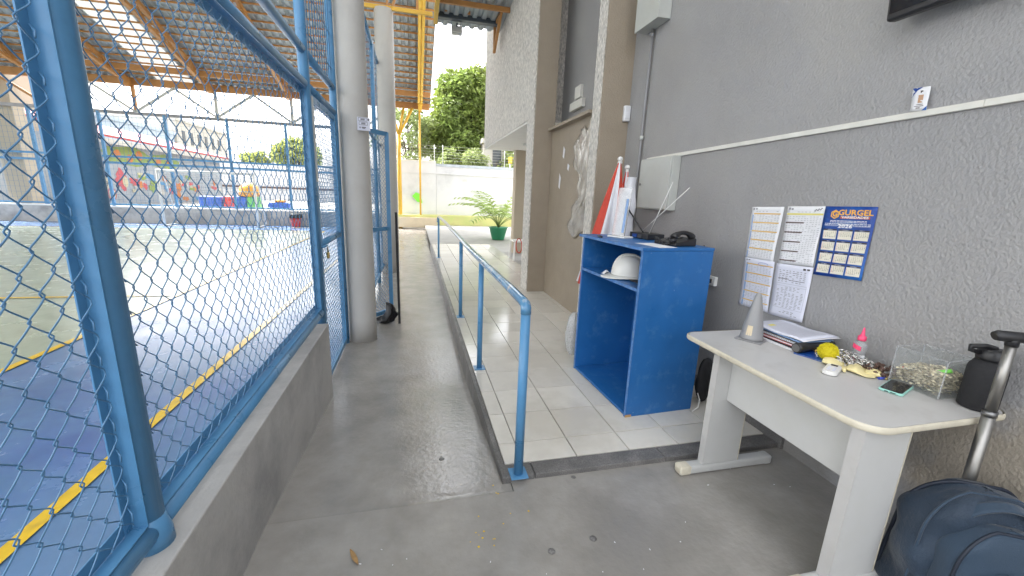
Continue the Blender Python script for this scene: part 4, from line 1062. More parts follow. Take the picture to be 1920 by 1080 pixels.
obj('month_header', hd, M['ink_dark'], cal); obj('month_names', nm_, M['cal_white'], cal); obj('day_figures', tx, M['ink_dark'], cal); obj('sunday_figures', rd, M['cal_rust'], cal)
# identity card tucked behind the trunking
fi = sheet_map((1719, 167), (1752, 162), (1743, 207), (1712, 210), lift=.020)
idc = thing('identity_card', 'white identity card with portrait tucked behind the cream trunking', 'card', (WX - .02, fi(.5, 1).y, fi(.5, 1).z))
obj('card', B().grid(lambda u, v: fi(u, v), 4, 6), M['paper'], idc, solid=.001)
b = B(); b.add([fi(0, 0, .001), fi(.6, 0, .001), fi(.3, .12, .001), fi(.12, .28, .001), fi(0, .42, .001)], [(0, 1, 2, 3, 4)])
obj('blue_corner', b, M['cal_blue'], idc)
obj('portrait_patch', rects(fi, [(.38, .32, .68, .66)], .001), M['skin'], idc)
obj('printed_lines', rects(fi, [(.48, .14, .62, .24), (.25, .72, .75, .745), (.2, .79, .8, .815), (.35, .86, .6, .9)], .001), M['ink_dark'], idc)
obj('dark_corner', B().add([fi(1, .82, .001), fi(1, 1, .001), fi(.72, 1, .001)], [(0, 1, 2)]), M['cal_blue'], idc)
# outlet with cable
ot = thing('wall_outlet', 'white wall outlet with black plug and looped cable beside the cabinet', 'outlet', (WX - .02, 2.61, .88))
obj('plate', B().span(WX - .03, WX - .001, 2.575, 2.66, .885, .955), M['white'], ot, bevel=.004)
obj('plug', B().span(WX - .06, WX - .031, 2.60, 2.63, .905, .935), M['black'], ot, bevel=.004)
cbl = [(WX - .06, 2.615, .92), (WX - .07, 2.63, .85), (WX - .04, 2.65, .78), (WX - .03, 2.66, .70), (WX - .03, 2.64, .66)]
for k in range(26): cbl.append((WX - .03 - .004 * (k % 3), 2.66 + .035 * math.cos(k * .75) + .001 * k, .66 - .003 * k + .045 * math.sin(k * .75)))
obj('cable', B().tube(cbl, .0035, 6), M['black'], ot)
obj('upper_cable', B().tube([(WX - .05, 2.63, .93), (WX - .03, 2.66, 1.0), (WX - .03, 2.68, 1.1), (WX - .1, 2.66, 1.19)], .003, 6), M['black'], ot)

# ================================================================== BLUE CABINET AND WHAT IS ON IT
CR = R(3)
cab = thing('blue_cabinet', 'bright blue open-fronted wooden cabinet against the grey wall', 'cabinet', (1.40, 2.272, PZ), CR)
CT = Matrix.Translation((1.40, 2.272, PZ)) @ Matrix.Rotation(CR, 4, 'Z')
D_, W2, H2, th = .545, .848, 1.183, .02
def cpart(nm, x0, x1, y0, y1, z0, z1, m='cab_blue', **k): return obj(nm, B().span(x0, x1, y0, y1, z0, z1), M[m], cab, local=True, **k)
cpart('side_panel', 0.002, D_, 0, th, 0, H2 - th - .001, bevel=.002)
cpart('side_panel', 0.002, D_, W2 - th, W2, 0, H2 - th - .001, bevel=.002)
cpart('top_panel', -.006, D_ + .002, -.003, W2 + .06, H2 - th, H2, bevel=.003)
cpart('shelf', .004, D_ - .012, th + .001, W2 - th - .001, .892, .912, bevel=.002)
cpart('bottom_panel', .004, D_ - .012, th + .001, W2 - th - .001, .004, .024, bevel=.002)
cpart('back_panel', D_ - .010, D_ - .002, th + .001, W2 - th - .001, .004, H2 - th - .002)
for (y0, y1, z0, z1) in ((0, th, 0, H2 - th - .001), (W2 - th, W2, 0, H2 - th - .001)):
    cpart('edge_strip', -.0015, .0015, y0, y1, z0, z1, 'cab_edge')
cpart('edge_strip', -.0015, .0035, th + .001, W2 - th - .001, .892, .912, 'cab_edge')
cpart('edge_strip', -.0085, -.0065, -.003, W2 + .06, H2 - th, H2, 'cab_edge')
for (yy, zz) in ((.06, .03), (.06, 1.15), (.45, .03), (.45, 1.15), (.27, .90)):
    obj('screw_head', B().cyl((yy, -.0012, zz), (yy, .0005, zz), .005, 10), M['cab_edge'], cab, local=True)
cpart('chipped_corner', -.003, .045, -.003, .002, 0.0, .018, 'bare_wood')
def CL(x, y, z): return CT @ Vector((x, y, z))
# hard hat
hc = CL(.15, .37, .913)
hat = thing('hard_hat', 'white safety helmet lying on the cabinet shelf', 'helmet', hc, R(65))
b = B()
def hatp(u, v):
    a = u * 2 * PI; t = v * PI / 2
    rx, ry = .105, .128
    k = math.cos(t) ** .75 if v < 1 else 0
    return (rx * k * math.cos(a), ry * k * math.sin(a), .022 + .148 * math.sin(t) ** 1.0)
b.grid(hatp, 40, 14)
obj('shell', b, M['helmet'], hat, local=True)
b = B()
def brim(u, v):
    a = u * 2 * PI
    e = .018 + .045 * max(0, math.sin(a)) ** 2
    return ((.104 + e * v) * math.cos(a), (.127 + (e + .012 * max(0, math.sin(a))) * v) * math.sin(a), .024 - .012 * v - .012 * v * max(0, math.sin(a)))
b.grid(brim, 40, 4)
obj('brim', b, M['helmet'], hat, local=True, solid=.004)
for dx in (-.022, 0, .022):
    obj('ridge', B().tube([(dx * math.cos(0), .120 * math.cos(t) ** .75 * (1 if math.cos(t) > 0 else 1), .024 + .15 * math.sin(t)) for t in [k * PI / 2 / 8 for k in range(9)]] + [(dx, -.120 * abs(math.cos(t)) ** .75, .024 + .15 * math.sin(t)) for t in [PI / 2 + k * PI / 2 / 8 for k in range(1, 9)]], .006, 6), M['helmet'], hat, local=True)
obj('slot', B().box((.104, -.03, .045), (.012, .035, .02)), M['white'], hat, local=True, bevel=.003)
hc2 = CL(.13, .13, .913)
cbx = thing('black_charger', 'black charger and tangled cord under the helmet on the shelf', 'charger', hc2)
obj('block', B().box(hc2 + Vector((.03, .02, .019)), (.09, .05, .036), rz=.4), M['black'], cbx, bevel=.005)
obj('cord', B().tube([hc2 + Vector((.03 + .07 * math.cos(k * .55) * (1 - k * .012) - .02, .06 + .09 * math.sin(k * .55) + .002 * k, .006 + .003 * (k % 4))) for k in range(34)], .0035, 6), M['black'], cbx)
obj('key_bunch', B().tube([hc2 + Vector((.03 + .02 * math.cos(k), -.03 + .02 * math.sin(k), .02 + .008 * math.sin(k * 2))) for k in range(12)], .004, 5), M['brass'], cbx)
tag(obj('crumpled_note', B().grid(lambda u, v: tuple(CL(.03 + .06 * u, .52 + .05 * v, .914 + .03 * math.sin(u * 3) * math.sin(v * 3 + .5))), 6, 6), M['paper'], solid=.001), 'small crumpled white paper beside the helmet on the shelf', 'paper')
TZ = H2 + .0005
# telephone
tp = CL(.36, .17, TZ)
ph = thing('desk_telephone', 'black corded desk telephone on top of the blue cabinet', 'telephone', tp, R(8))
obj('base', B().prism([(-.09, 0), (.09, 0), (.09, .055), (-.09, .022)], -.105, .105, M=Matrix(((1, 0, 0), (0, 0, 1), (0, 1, 0)))), M['black'], ph, local=True, bevel=.008)
hs = obj('handset', B().tube([(-.065, .075 - .03 * abs(t) * 0 - .10 - .0 + 0.0, 0) if False else (-.01 + t * .012, -.065, .052 + .035 * (1 - (t / 1.0) ** 2)) if False else (-.085 + .17 * (t + 1) / 2, -.068, .056 + .034 * (1 - t * t)) for t in [-1 + k / 6 for k in range(13)]], [.023, .024, .021, .017, .015, .014, .014, .014, .015, .017, .021, .024, .023], 12), M['black'], ph, local=True)
for sx_ in (-.083, .083): obj('ear_cup', B().cyl((sx_, -.068, .052), (sx_, -.068, .030), .026, 14), M['black'], hs, local=True)
b = B()
for i in range(4):
    for j in range(3): b.box((.055 - i * .024, .0 + j * .026, .053 - .0045 * i), (.016, .017, .008))
obj('keypad', b, M['steel_dark'], ph, local=True)
obj('cord', B().tube([(-.095 + .004 * math.sin(k * .3) - .0 - .012 * abs(math.sin(k * .06)), -.06 + .0016 * k, .022 + .011 * math.sin(k * 1.25) - .02 * math.sin(k * .06)) for k in range(90)], .0035, 5), M['black'], ph, local=True)
# router with rabbit-ear rods
rt = CL(.40, .56, TZ)
ro = thing('black_receiver', 'black receiver box with two thin crossed antenna rods', 'receiver', rt, R(3))
obj('case', B().box((0, 0, .024), (.15, .24, .042)), M['black'], ro, local=True, bevel=.004)
obj('front_panel', B().box((-.077, .05, .022), (.004, .06, .026)), M['cal_blue'], ro, local=True)
obj('port_plate', B().box((-.077, -.02, .022), (.004, .05, .026)), M['steel_dark'], ro, local=True)
iv = (Matrix.Translation(rt) @ Matrix.Rotation(R(3), 4, 'Z')).inverted()
for (p0, p1) in (((0, .08, .044), onx(1293, 352, 1.84)), ((0, -.03, .044), onx(1262, 341, 1.80))):
    obj('antenna_rod', B().tube([p0, iv @ p1], [.0034, .0026], 6), M['white'], ro, local=True)
pl = B().box((.18, .13, .0015), (.14, .26, .0012), rz=.06); pl.xform(CT @ Matrix.Translation((0, 0, H2)))
tag(obj('taped_paper_sheet', pl, M['paper']), 'sheet of paper taped flat beside the telephone on the cabinet', 'paper')
# leaflet stand
ls = CL(.20, .62, TZ)
lst = thing('leaflet_stand', 'clear leaflet stand with bright sheets and white base on the cabinet', 'leaflet stand', ls, R(20))
obj('base', B().box((0, 0, .008), (.11, .17, .014)), M['white'], lst, local=True, bevel=.004)
obj('sleeve', B().box((.02, .02, .20), (.006, .13, .37), M=Matrix.Rotation(R(6), 3, 'Y')), M['clearsheet'], lst, local=True)
obj('leaflet', B().box((.034, .035, .19), (.002, .08, .34), M=Matrix.Rotation(R(6), 3, 'Y')), M['paper_cool'], lst, local=True)
obj('blue_strip', B().box((.012, -.022, .17), (.002, .022, .26), M=Matrix.Rotation(R(6), 3, 'Y')), M['ink_blue'], lst, local=True)
obj('dark_strip', B().box((.011, -.04, .13), (.002, .012, .22), M=Matrix.Rotation(R(6), 3, 'Y')), M['black'], lst, local=True)
pk = thing('wrapped_package', 'creased silvery wrapped package standing behind the leaflet stand', 'package', CL(.33, .74, TZ))
pc = CL(.33, .74, TZ)
obj('wrapping', B().grid(lambda u, v: (pc.x + (.055 * math.cos(u * 2 * PI) + .008 * math.sin(v * 11 + u * 9)) * (1 - .35 * v), pc.y + (.05 * math.sin(u * 2 * PI) + .008 * math.sin(v * 7 - u * 13)) * (1 - .35 * v), pc.z + .47 * v), 20, 16), M['white_cloth'], pk)
obj('dark_print', B().grid(lambda u, v: (pc.x - .056 + .012 * v, pc.y - .03 + .03 * u + .02 * math.sin(v * 6), pc.z + .06 + .2 * v), 4, 8), M['black'], pk)
obj('strap', B().tube([(pc.x - .03, pc.y - .05, pc.z + .22), (pc.x + .01, pc.y - .10, pc.z + .14), (pc.x + .05, pc.y - .15, pc.z + .06), (pc.x + .06, pc.y - .16, pc.z + .045)], .006, 6), M['black'], pk)
tag(obj('marker_pen', B().cyl(CL(.02, .58, TZ + .008), CL(.05, .70, TZ + .008), .007, 10), M['black']), 'small black marker lying at the cabinet top front edge', 'marker')

# folded red and white parasols standing behind the cabinet
def parasol(lab, apex, foot, r0, seed, m1, m2):
    t = thing('folded_parasol', lab, 'parasol', foot, group=None)
    ap = Vector(apex); ft = Vector(foot); ax = (ap - ft); L = ax.length; d = ax.normalized()
    sx_ = d.cross(Vector((0, 1, 0))).normalized(); sy_ = sx_.cross(d)
    rs_ = random.Random(seed)
    ph_ = rs_.uniform(0, 6)
    G = 8
    for g in range(G):
        b = B()
        def fn(u, v):
            a = (g + u) * 2 * PI / G + ph_ + .3 * v
            r = r0 * (v ** .9) * (1 + .20 * math.cos(G * a * 1.0) + .10 * math.sin(3 * a + v * 4)) + .012
            p = ap - d * (.03 + v * L * .62)
            return p + sx_ * (r * math.cos(a)) + sy_ * (r * math.sin(a))
        b.grid(fn, 6, 14)
        obj('canopy_panel', b, M[m1 if g % 2 else m2], t)
    obj('pole', B().cyl(ft, ap, .014, 10), M['white'], t)
    obj('tip', B().lathe([(.004, -.02), (.02, -.012), (.024, 0), (.018, .016), (.001, .022)], ap, 12), M['white'], t)
    return t
parasol('largest folded red and white parasol leaning behind the blue cabinet', (1.83, 3.52, 1.868), (1.66, 3.46, PZ), .20, 1, 'white_cloth', 'red')
parasol('folded red and white parasol next to the electrical panel', (1.915, 3.53, 1.80), (1.90, 3.46, PZ), .13, 2, 'white_cloth', 'red')
parasol('slim folded parasol half hidden between the other two', (1.95, 3.75, 1.86), (1.93, 3.7, PZ), .10, 3, 'white_cloth', 'red')
# dark bag squeezed between cabinet and wall, white sack behind the cabinet
tag(obj('black_sack', B().grid(lambda u, v: (2.10 + (.07 + .02 * math.sin(u * 25)) * math.cos(u * 2 * PI) * math.sin(v * PI) ** .5, 2.38 + (.05 + .015 * math.sin(u * 19 + v * 7)) * math.sin(u * 2 * PI) * math.sin(v * PI) ** .5, PZ + .36 * v), 30, 16), M['black_rough']), 'crumpled black sack squeezed between the cabinet and the wall', 'bag')
tag(obj('white_cord', B().tube([(1.93, 2.26, PZ + .005), (1.99, 2.28, PZ + .02), (2.02, 2.31, PZ + .06), (2.02, 2.34, PZ + .10)], .004, 6), M['white']), 'short white cord on the tiles at the cabinet corner', 'cord')
tag(obj('plastic_sack', B().grid(lambda u, v: (1.47 + (.08 + .02 * math.sin(u * 31 + v * 5)) * math.cos(u * 2 * PI) * (.4 + .6 * math.sin(v * PI) ** .6), 3.42 + (.07 + .02 * math.sin(u * 23)) * math.sin(u * 2 * PI) * (.4 + .6 * math.sin(v * PI) ** .6), PZ + .42 * v), 30, 14), M['clearsheet']), 'thin clear plastic sack on the tiles behind the blue cabinet', 'sack')

# ================================================================== THE DESK
TT = .755
desk = thing('desk', 'pale grey laminate desk with rounded corners against the wall', 'desk', (1.87, 1.42, 0))
def round_rect(x0, x1, y0, y1, rs, n=10):
    out = []
    for (cx, cy, r, a0) in ((x1, y1, rs[0], 0), (x0, y1, rs[1], 90), (x0, y0, rs[2], 180), (x1, y0, rs[3], 270)):
        sx_ = -1 if cx == x1 else 1; sy_ = -1 if cy == y1 else 1
        for k in range(n + 1):
            a = R(a0 + 90 * k / n)
            out.append((cx + sx_ * r + r * math.cos(a), cy + sy_ * r + r * math.sin(a)))
    return out
X0, X1, Y0, Y1 = 1.535, 2.235, .925, 1.965
top = round_rect(X0 + .004, X1 - .004, Y0 + .004, Y1 - .004, (.02, .06, .10, .05))
obj('tabletop', B().prism(top, TT - .026, TT), M['tabletop'], desk, bevel=.001)
ring = round_rect(X0, X1, Y0, Y1, (.02, .06, .10, .05))
b = B()
prof = [(0.0, 0.0005), (.0035, -.003), (.005, -.010), (.005, -.018), (.0035, -.024), (0.0, -.0275)]
n = len(ring); vs = []
for i, p in enumerate(ring):
    q0 = Vector(ring[i - 1]); q1 = Vector(ring[(i + 1) % n]); d = (q1 - q0).normalized(); nn = Vector((d.y, -d.x))
    for (o_, z_) in prof: vs.append((p[0] + nn.x * o_, p[1] + nn.y * o_, TT + z_))
m_ = len(prof)
b.add(vs, [(i * m_ + k, ((i + 1) % n) * m_ + k, ((i + 1) % n) * m_ + k + 1, i * m_ + k + 1) for i in range(n) for k in range(m_ - 1)], True)
obj('edge_band', b, M['edge_cream'], desk)
for (ya, yb) in ((1.695, 1.735), (.965, 1.01)):
    lg = obj('leg', B().span(1.572, 1.80, ya, yb, .056, TT - .027), M['tableleg'], desk, bevel=.002)
    obj('edge_strip', B().span(1.567, 1.571, ya - .001, yb + .001, .057, TT - .03), M['tabletop'], lg)
    obj('edge_strip', B().span(1.801, 1.804, ya - .001, yb + .001, .057, TT - .03), M['edge_cream'], lg)
    ft = obj('foot', B().span(1.43, 2.04, ya - .008, yb + .012, .004, .055), M['tableleg'], desk, bevel=.012, seg=2)
    obj('foot_cap', B().span(1.425, 1.50, ya - .010, yb + .014, .003, .0565), M['edge_cream'], ft, bevel=.012, seg=2)
    obj('foot_cap', B().span(1.99, 2.045, ya - .010, yb + .014, .003, .0565), M['tableleg'], ft, bevel=.012, seg=2)
obj('modesty_panel', B().span(1.655, 1.675, 1.011, 1.694, .45, TT - .027), M['tableleg'], desk, bevel=.001)

def TP(x, y, z=TT, lim=2.20):
    q = onz(x, y, z); q.x = min(q.x, lim); return q
zt = TT + .001
# cone
c = Vector((1.855, 1.80, zt))
cn = thing('grey_cone', 'grey plastic cone standing on the desk in front of the notices', 'cone', c)
obj('base', B().box(c + Vector((0, 0, .003)), (.135, .135, .005), rz=.5), M['cone'], cn, bevel=.002)
obj('body', B().lathe([(.062, .006), (.058, .02), (.048, .09), (.03, .19), (.018, .25), (.012, .268), (.004, .272), (.001, .272)], c, 32), M['cone'], cn)
obj('sticker', B().grid(lambda u, v: tuple(c + Vector((math.cos(3.35 + u * .55) * (.0595 - .14 * (.035 + v * .055) + .0012), math.sin(3.35 + u * .55) * (.0595 - .14 * (.035 + v * .055) + .0012), .035 + v * .055))), 6, 4), M['label_cream'], cn)
# stack of notebooks and papers
sx0 = 1.93
base = Vector((2.06, 1.72, zt))
zc = zt
def slab(nm, lab, m, cx, cy, w_, l_, h, rz, cat='notebook', pages=None, spiral=False):
    global zc
    t = thing(nm, lab, cat, (cx, cy, zc))
    if pages:
        obj('back_cover', B().box((cx, cy, zc + .001), (w_, l_, .002), rz=rz), M[m], t)
        obj('pages', B().box((cx, cy, zc + h / 2), (w_ - .006, l_ - .006, h - .0045), rz=rz), M[pages], t)
        obj('front_cover', B().box((cx, cy, zc + h - .001), (w_, l_, .002), rz=rz), M[m], t)
    else:
        obj('cover', B().box((cx, cy, zc + h / 2), (w_, l_, h), rz=rz), M[m], t, bevel=.001)
    if spiral:
        b = B()
        for k in range(26):
            p = Matrix.Translation((cx, cy, zc + h / 2)) @ Matrix.Rotation(rz, 4, 'Z')
            yy = -l_ / 2 + .015 + (l_ - .03) * k / 25
            b.tube([p @ Vector((-w_ / 2 + .005 * math.cos(a), yy, (h * .62) * math.sin(a))) for a in [2 * PI * j / 8 for j in range(8)]], .0011, 4, closed=True)
        obj('spiral', b, M['steel_dark'], t)
    zc += h + .0006
    return t
slab('notebook', 'white-edged lowest folder of the desk pile', 'paper', 2.055, 1.770, 0.26, 0.35, .010, R(3), 'folder', 'paper')
slab('notebook', 'dark folder low in the desk pile', 'black', 2.060, 1.765, 0.25, 0.33, .007, R(2), 'folder')
slab('notebook', 'red-edged notebook in the middle of the desk pile', 'redplastic', 2.060, 1.760, 0.24, 0.31, .012, R(4), 'notebook', 'paper')
slab('notebook', 'spiral-bound black notebook near the top of the desk pile', 'black', 2.065, 1.755, 0.24, 0.29, .016, R(3), 'notebook', 'paper', True)
slab('notebook', 'pale blue folder just under the loose papers', 'ink_blue', 2.070, 1.725, 0.22, 0.27, .006, R(1), 'folder')
fzc = zc
lp_ = thing('loose_papers', 'loose printed sheets curling on top of the notebook pile', 'papers', (2.07, 1.70, fzc))
def lf(u, v, d=0): return (1.945 + .25 * u + .02 * v, 1.92 - .34 * v, fzc + .004 + .010 * max(0, .3 - u) * 0 + .012 * math.sin(u * 2.2) * (.3 + v) * .6 + .003 * math.sin(v * 9) + d)
obj('sheet', B().grid(lambda u, v: lf(u, v), 8, 12), M['paper'], lp_, solid=.001)
obj('sheet', B().grid(lambda u, v: lf(u * .96, v * .98, .003 + .004 * u), 8, 12), M['paper_cool'], lp_, solid=.001)
b = B()
for k in range(22):
    v = .08 + k * .038
    b.grid(lambda u, w_: lf((.12 + .7 * u) * .96, (v + .012 * w_) * .98, .0052 + .004 * u), 6, 1)
obj('printed_lines', b, M['ink_light'], lp_)['kind'] = 'stuff'
obj('highlight', B().grid(lambda u, w_: lf((.2 + .16 * u), (.22 + .07 * w_), .0056 + .004 * (.2 + .16 * u)), 3, 2), M['ink_yellow'], lp_)
# torch
ta, tb2 = Vector((1.915, 1.575, zt + .031)), Vector((2.16, 1.60, zt + .028))
tch = thing('black_torch', 'black tubular torch lying in front of the paper pile', 'torch', (2.05, 1.58, zt))
d = (tb2 - ta).normalized()
obj('barrel', B().tube([ta, ta + d * .015, ta + d * .06, ta + d * .1, tb2], [.024, .028, .026, .022, .022], 20), M['black'], tch)
obj('lens', B().cyl(ta - d * .002, ta + d * .002, .020, 16), M['steel_dark'], tch)
obj('tail_ring', B().cyl(tb2, tb2 + d * .02, .025, 16), M['black'], tch)
# dark blue booklet under torch
slz = zc; zc = zt
slab('booklet', 'dark blue printed booklet under the black torch', 'cal_blue', 2.00, 1.52, .13, .17, .006, R(20), 'booklet', 'paper')
zc = slz
# pom-pom
pc = TP(1563, 672); pc.x = 2.0; pc.y = 1.475; pc.z = zt + .046
b = B(); rp = random.Random(4)
for _ in range(5200):
    dd = Vector((rp.gauss(0, 1), rp.gauss(0, 1), rp.gauss(0, 1))).normalized()
    L = .0425 + rp.uniform(-.0025, .002); s_ = dd.orthogonal().normalized() * .0016
    s_ = Matrix.Rotation(rp.uniform(0, 6), 3, dd) @ s_
    tip = pc + dd * L + Vector((rp.gauss(0, .002), rp.gauss(0, .002), rp.gauss(0, .002)))
    b.add([pc + dd * .028 - s_, pc + dd * .028 + s_, tip + s_ * .4, tip - s_ * .4], [(0, 1, 2, 3)])
pm = thing('pom_pom', 'fluffy yellow pom-pom on the desk beside the torch', 'pom-pom', pc - Vector((0, 0, .045)))
obj('core', B().lathe([(.001, -.038), (.016, -.0345), (.033, -.023), (.0405, 0), (.033, .023), (.016, .0345), (.001, .038)], pc, 16), M['pom'], pm)
o = obj('fluff', b, M['pom'], pm); o['kind'] = 'stuff'
# steel chain heap
b = B(); rc = random.Random(9)
for k in range(190):
    t = k / 119
    px_, py_ = 1.995 + .19 * rc.random(), 1.36 + .19 * rc.random()
    e = ((px_ - 2.085) / .12) ** 2 + ((py_ - 1.445) / .105) ** 2
    if e > 1: continue
    hz = .008 + .045 * (1 - e) * rc.random()
    Mx = Matrix.Translation((px_, py_, zt + hz)) @ Matrix.Rotation(rc.uniform(0, PI), 4, 'Z') @ Matrix.Rotation(rc.uniform(-.8, .8), 4, 'X') @ Matrix.Rotation(rc.uniform(-.5, .5), 4, 'Y')
    L_, W_c = .019, .0085
    pts = [Mx @ Vector((L_ * (1 if math.cos(a) > 0 else -1) * .45 + W_c * math.cos(a), W_c * math.sin(a), 0)) for a in [2 * PI * j / 12 for j in range(12)]]
    b.tube(pts, .0027, 6, closed=True)
ch = obj('steel_chain', b, M['chain']); ch['kind'] = 'stuff'
tag(ch, 'heap of shiny steel chain links beside the pom-pom', 'chain')
# glove
gc = Vector((1.985, 1.37, zt))
def glove(u, v):
    a = u * 2 * PI
    s0 = Vector((1.955, 1.455, 0)); s1 = Vector((2.055, 1.275, 0))
    p = s0.lerp(s1, v) + Vector((.012 * math.sin(v * 5), .0, 0))
    wv = .040 * (1 + .45 * math.sin(v * PI * .9)) * (1 if v > .05 else .7)
    hv = .006 + .006 * (1 - v) + .004 * math.sin(v * 13)
    n2 = Vector((.87, .48, 0))
    r = 1 + .08 * math.sin(4 * a + v * 9)
    return tuple(p + n2 * wv * math.cos(a) * r + Vector((0, 0, zt + .002 + hv + hv * math.sin(a) * r)))
gl = thing('rubber_glove', 'pale yellow rubber glove lying crumpled on the desk', 'glove', gc)
obj('palm', B().grid(glove, 24, 18), M['glove'], gl)
for k in range(4):
    p0 = Vector((2.035 + .016 * k, 1.292 + .010 * k, zt + .009)); dd = Vector((.45 + .06 * k, -.89, 0)).normalized()
    obj('finger', B().tube([p0 - dd * .02, p0 + dd * .012, p0 + dd * .028 + Vector((0, 0, .002)), p0 + dd * (.036 + .004 * (k % 2))], [.0095, .009, .0085, .004], 10), M['glove'], gl)
obj('thumb', B().tube([(1.975, 1.37, zt + .012), (1.95, 1.352, zt + .011), (1.935, 1.335, zt + .009)], [.011, .010, .006], 10), M['glove'], gl)
# remote control
rm = thing('remote_control', 'white rounded remote control on the desk', 'remote control', (1.885, 1.345, zt))
RMx = Matrix.Translation((1.885, 1.355, zt)) @ Matrix.Rotation(R(-62), 4, 'Z') @ Matrix.Scale(1.2, 4)
obj('body', B().prism(round_rect(-.024, .024, -.056, .056, (.02,) * 4, 6), .001, .017).xform(RMx), M['white'], rm, bevel=.004, seg=3)
b = B()
for i in range(3):
    for j in range(2): b.box((-.008 + .016 * j, -.03 + .017 * i, .0178), (.010, .009, .0012))
obj('buttons', b.xform(RMx), M['paper_cool'], rm)
obj('display', B().box((0, .036, .0176), (.022, .018, .001)).xform(RMx), M['ink_dark'], rm)
# pen
pe = thing('ballpoint_pen', 'pen with blue cap lying by the glove', 'pen', (2.08, 1.265, zt))
pa_, pb_ = Vector((2.025, 1.252, zt + .006)), Vector((2.15, 1.245, zt + .006)); dd = (pb_ - pa_).normalized()
obj('cap', B().cyl(pa_, pa_ + dd * .035, .0058, 10), M['pen_blue'], pe)
obj('barrel', B().cyl(pa_ + dd * .035, pb_, .0042, 10), M['steel_dark'], pe)
# smartphone
sp = thing('smartphone', 'smartphone in a mint green case lying face up', 'smartphone', (1.99, 1.17, zt))
SMx = Matrix.Translation((2.0, 1.165, zt)) @ Matrix.Rotation(R(-70), 4, 'Z')
rr4 = (.012,) * 4
obj('case', B().prism(round_rect(-.040, .040, -.083, .083, rr4, 5), .0005, .0105).xform(SMx), M['mint'], sp, bevel=.003, seg=2)
obj('screen', B().prism(round_rect(-.0355, .0355, -.0785, .0785, rr4, 5), .0107, .0118).xform(SMx), M['screen'], sp)
b = B().box((-.012, -.0835, .0055), (.012, .0015, .004)).box((.010, -.0835, .0055), (.018, .0015, .003))
obj('ports', b.xform(SMx), M['black'], sp)
# dispenser bottle
bc = TP(1622, 671); bc = Vector((2.135, 1.43, zt))
bo = thing('clear_bottle', 'clear squeeze bottle with a pink nozzle cap against the wall', 'bottle', bc)
TL_ = Matrix.Rotation(R(7), 3, 'X')
SQ = Matrix(((1, 0, 0), (0, 1, 0), (0, 0, 1)))
obj('body', B().lathe([(.027, .002), (.030, .008), (.029, .04), (.026, .06), (.029, .085), (.024, .104), (.013, .112), (.012, .118)], bc, 24), M['bottle'], bo)
obj('label', B().grid(lambda u, v: tuple(bc + Vector(((.0302) * math.cos(2.6 + u * 1.3), .0302 * math.sin(2.6 + u * 1.3), .080 + .022 * v - .012 * u))), 8, 3), M['pink'], bo)
obj('label', B().grid(lambda u, v: tuple(bc + Vector(((.0305) * math.cos(3.2 + u * .5), .0305 * math.sin(3.2 + u * .5), .022 + .012 * v))), 5, 2), M['pink'], bo)
obj('code_print', B().grid(lambda u, v: tuple(bc + Vector(((.0305) * math.cos(4.1 + u * .5), .0305 * math.sin(4.1 + u * .5), .018 + .03 * v))), 5, 2), M['paper'], bo)
obj('liquid', B().lathe([(.0255, .004), (.0275, .010), (.027, .030), (.001, .030)], bc, 20), M['clearsheet'], bo)
obj('cap', B().lathe([(.017, .117), (.018, .119), (.017, .138), (.010, .142), (.008, .15), (.003, .182), (.001, .183)], bc, 20), M['pink'], bo)
# brown lumps and straw-coloured cloth near the wall
b = B(); rc = random.Random(21)
for k in range(60):
    p = Vector((2.10 + rc.uniform(-.05, .09), 1.30 + rc.uniform(-.055, .06), zt + .006 + rc.random() * .02)); r_ = rc.uniform(.006, .012)
    b.lathe([(.001, -r_ * .8), (r_ * .9, -r_ * .3), (r_, r_ * .2), (.001, r_ * .8)], p, 6, M=Matrix.Rotation(rc.uniform(0, 6), 3, 'Y'))
o = obj('dried_pods', b, M['brownbits']); tag(o, 'small heap of dark brown dried pods left of the clear box', 'pods', kind='stuff')
tag(obj('straw_cloth', B().grid(lambda u, v: (2.05 + .13 * u, 1.235 + .05 * v + .01 * math.sin(u * 7), zt + .003 + .006 * abs(math.sin(u * 9 + v * 5))), 14, 8), M['straw'], solid=.002), 'straw-coloured cloth strip in front of the brown pods', 'cloth')
tag(obj('yellow_lanyard', B().tube([(2.03 + .012 * k, 1.56 - .006 * k + .015 * math.sin(k * .9), zt + .012 + .006 * math.sin(k * 1.7)) for k in range(14)], .005, 5), M['ink_amber']), 'yellow lanyard strap behind the chain heap', 'lanyard')
# clear box with shells
bx0, bx1, by0, by1 = 2.06, 2.225, 1.055, 1.235
ab = thing('clear_acrylic_box', 'open clear acrylic box half filled with shell chips', 'box', ((bx0 + bx1) / 2, (by0 + by1) / 2, zt))
h_ = .165
obj('side', B().span(bx0, bx0 + .003, by0, by1, zt + .004, zt + h_), M['acrylic'], ab)
obj('side', B().span(bx1 - .003, bx1, by0, by1, zt + .004, zt + h_), M['acrylic'], ab)
obj('side', B().span(bx0 + .0032, bx1 - .0032, by0, by0 + .003, zt + .004, zt + h_), M['acrylic'], ab)
obj('side', B().span(bx0 + .0032, bx1 - .0032, by1 - .003, by1, zt + .004, zt + h_), M['acrylic'], ab)
obj('bottom', B().span(bx0, bx1, by0, by1, zt + .0005, zt + .0038), M['acrylic'], ab)
for (p, q) in (((bx0, by0), (bx1, by0)), ((bx0, by1), (bx1, by1)), ((bx0, by0), (bx0, by1)), ((bx1, by0), (bx1, by1))):
    obj('rim', B().bar((p[0], p[1], zt + h_ + .0012), (q[0], q[1], zt + h_ + .0012), .0035, .002), M['bottle'], ab)
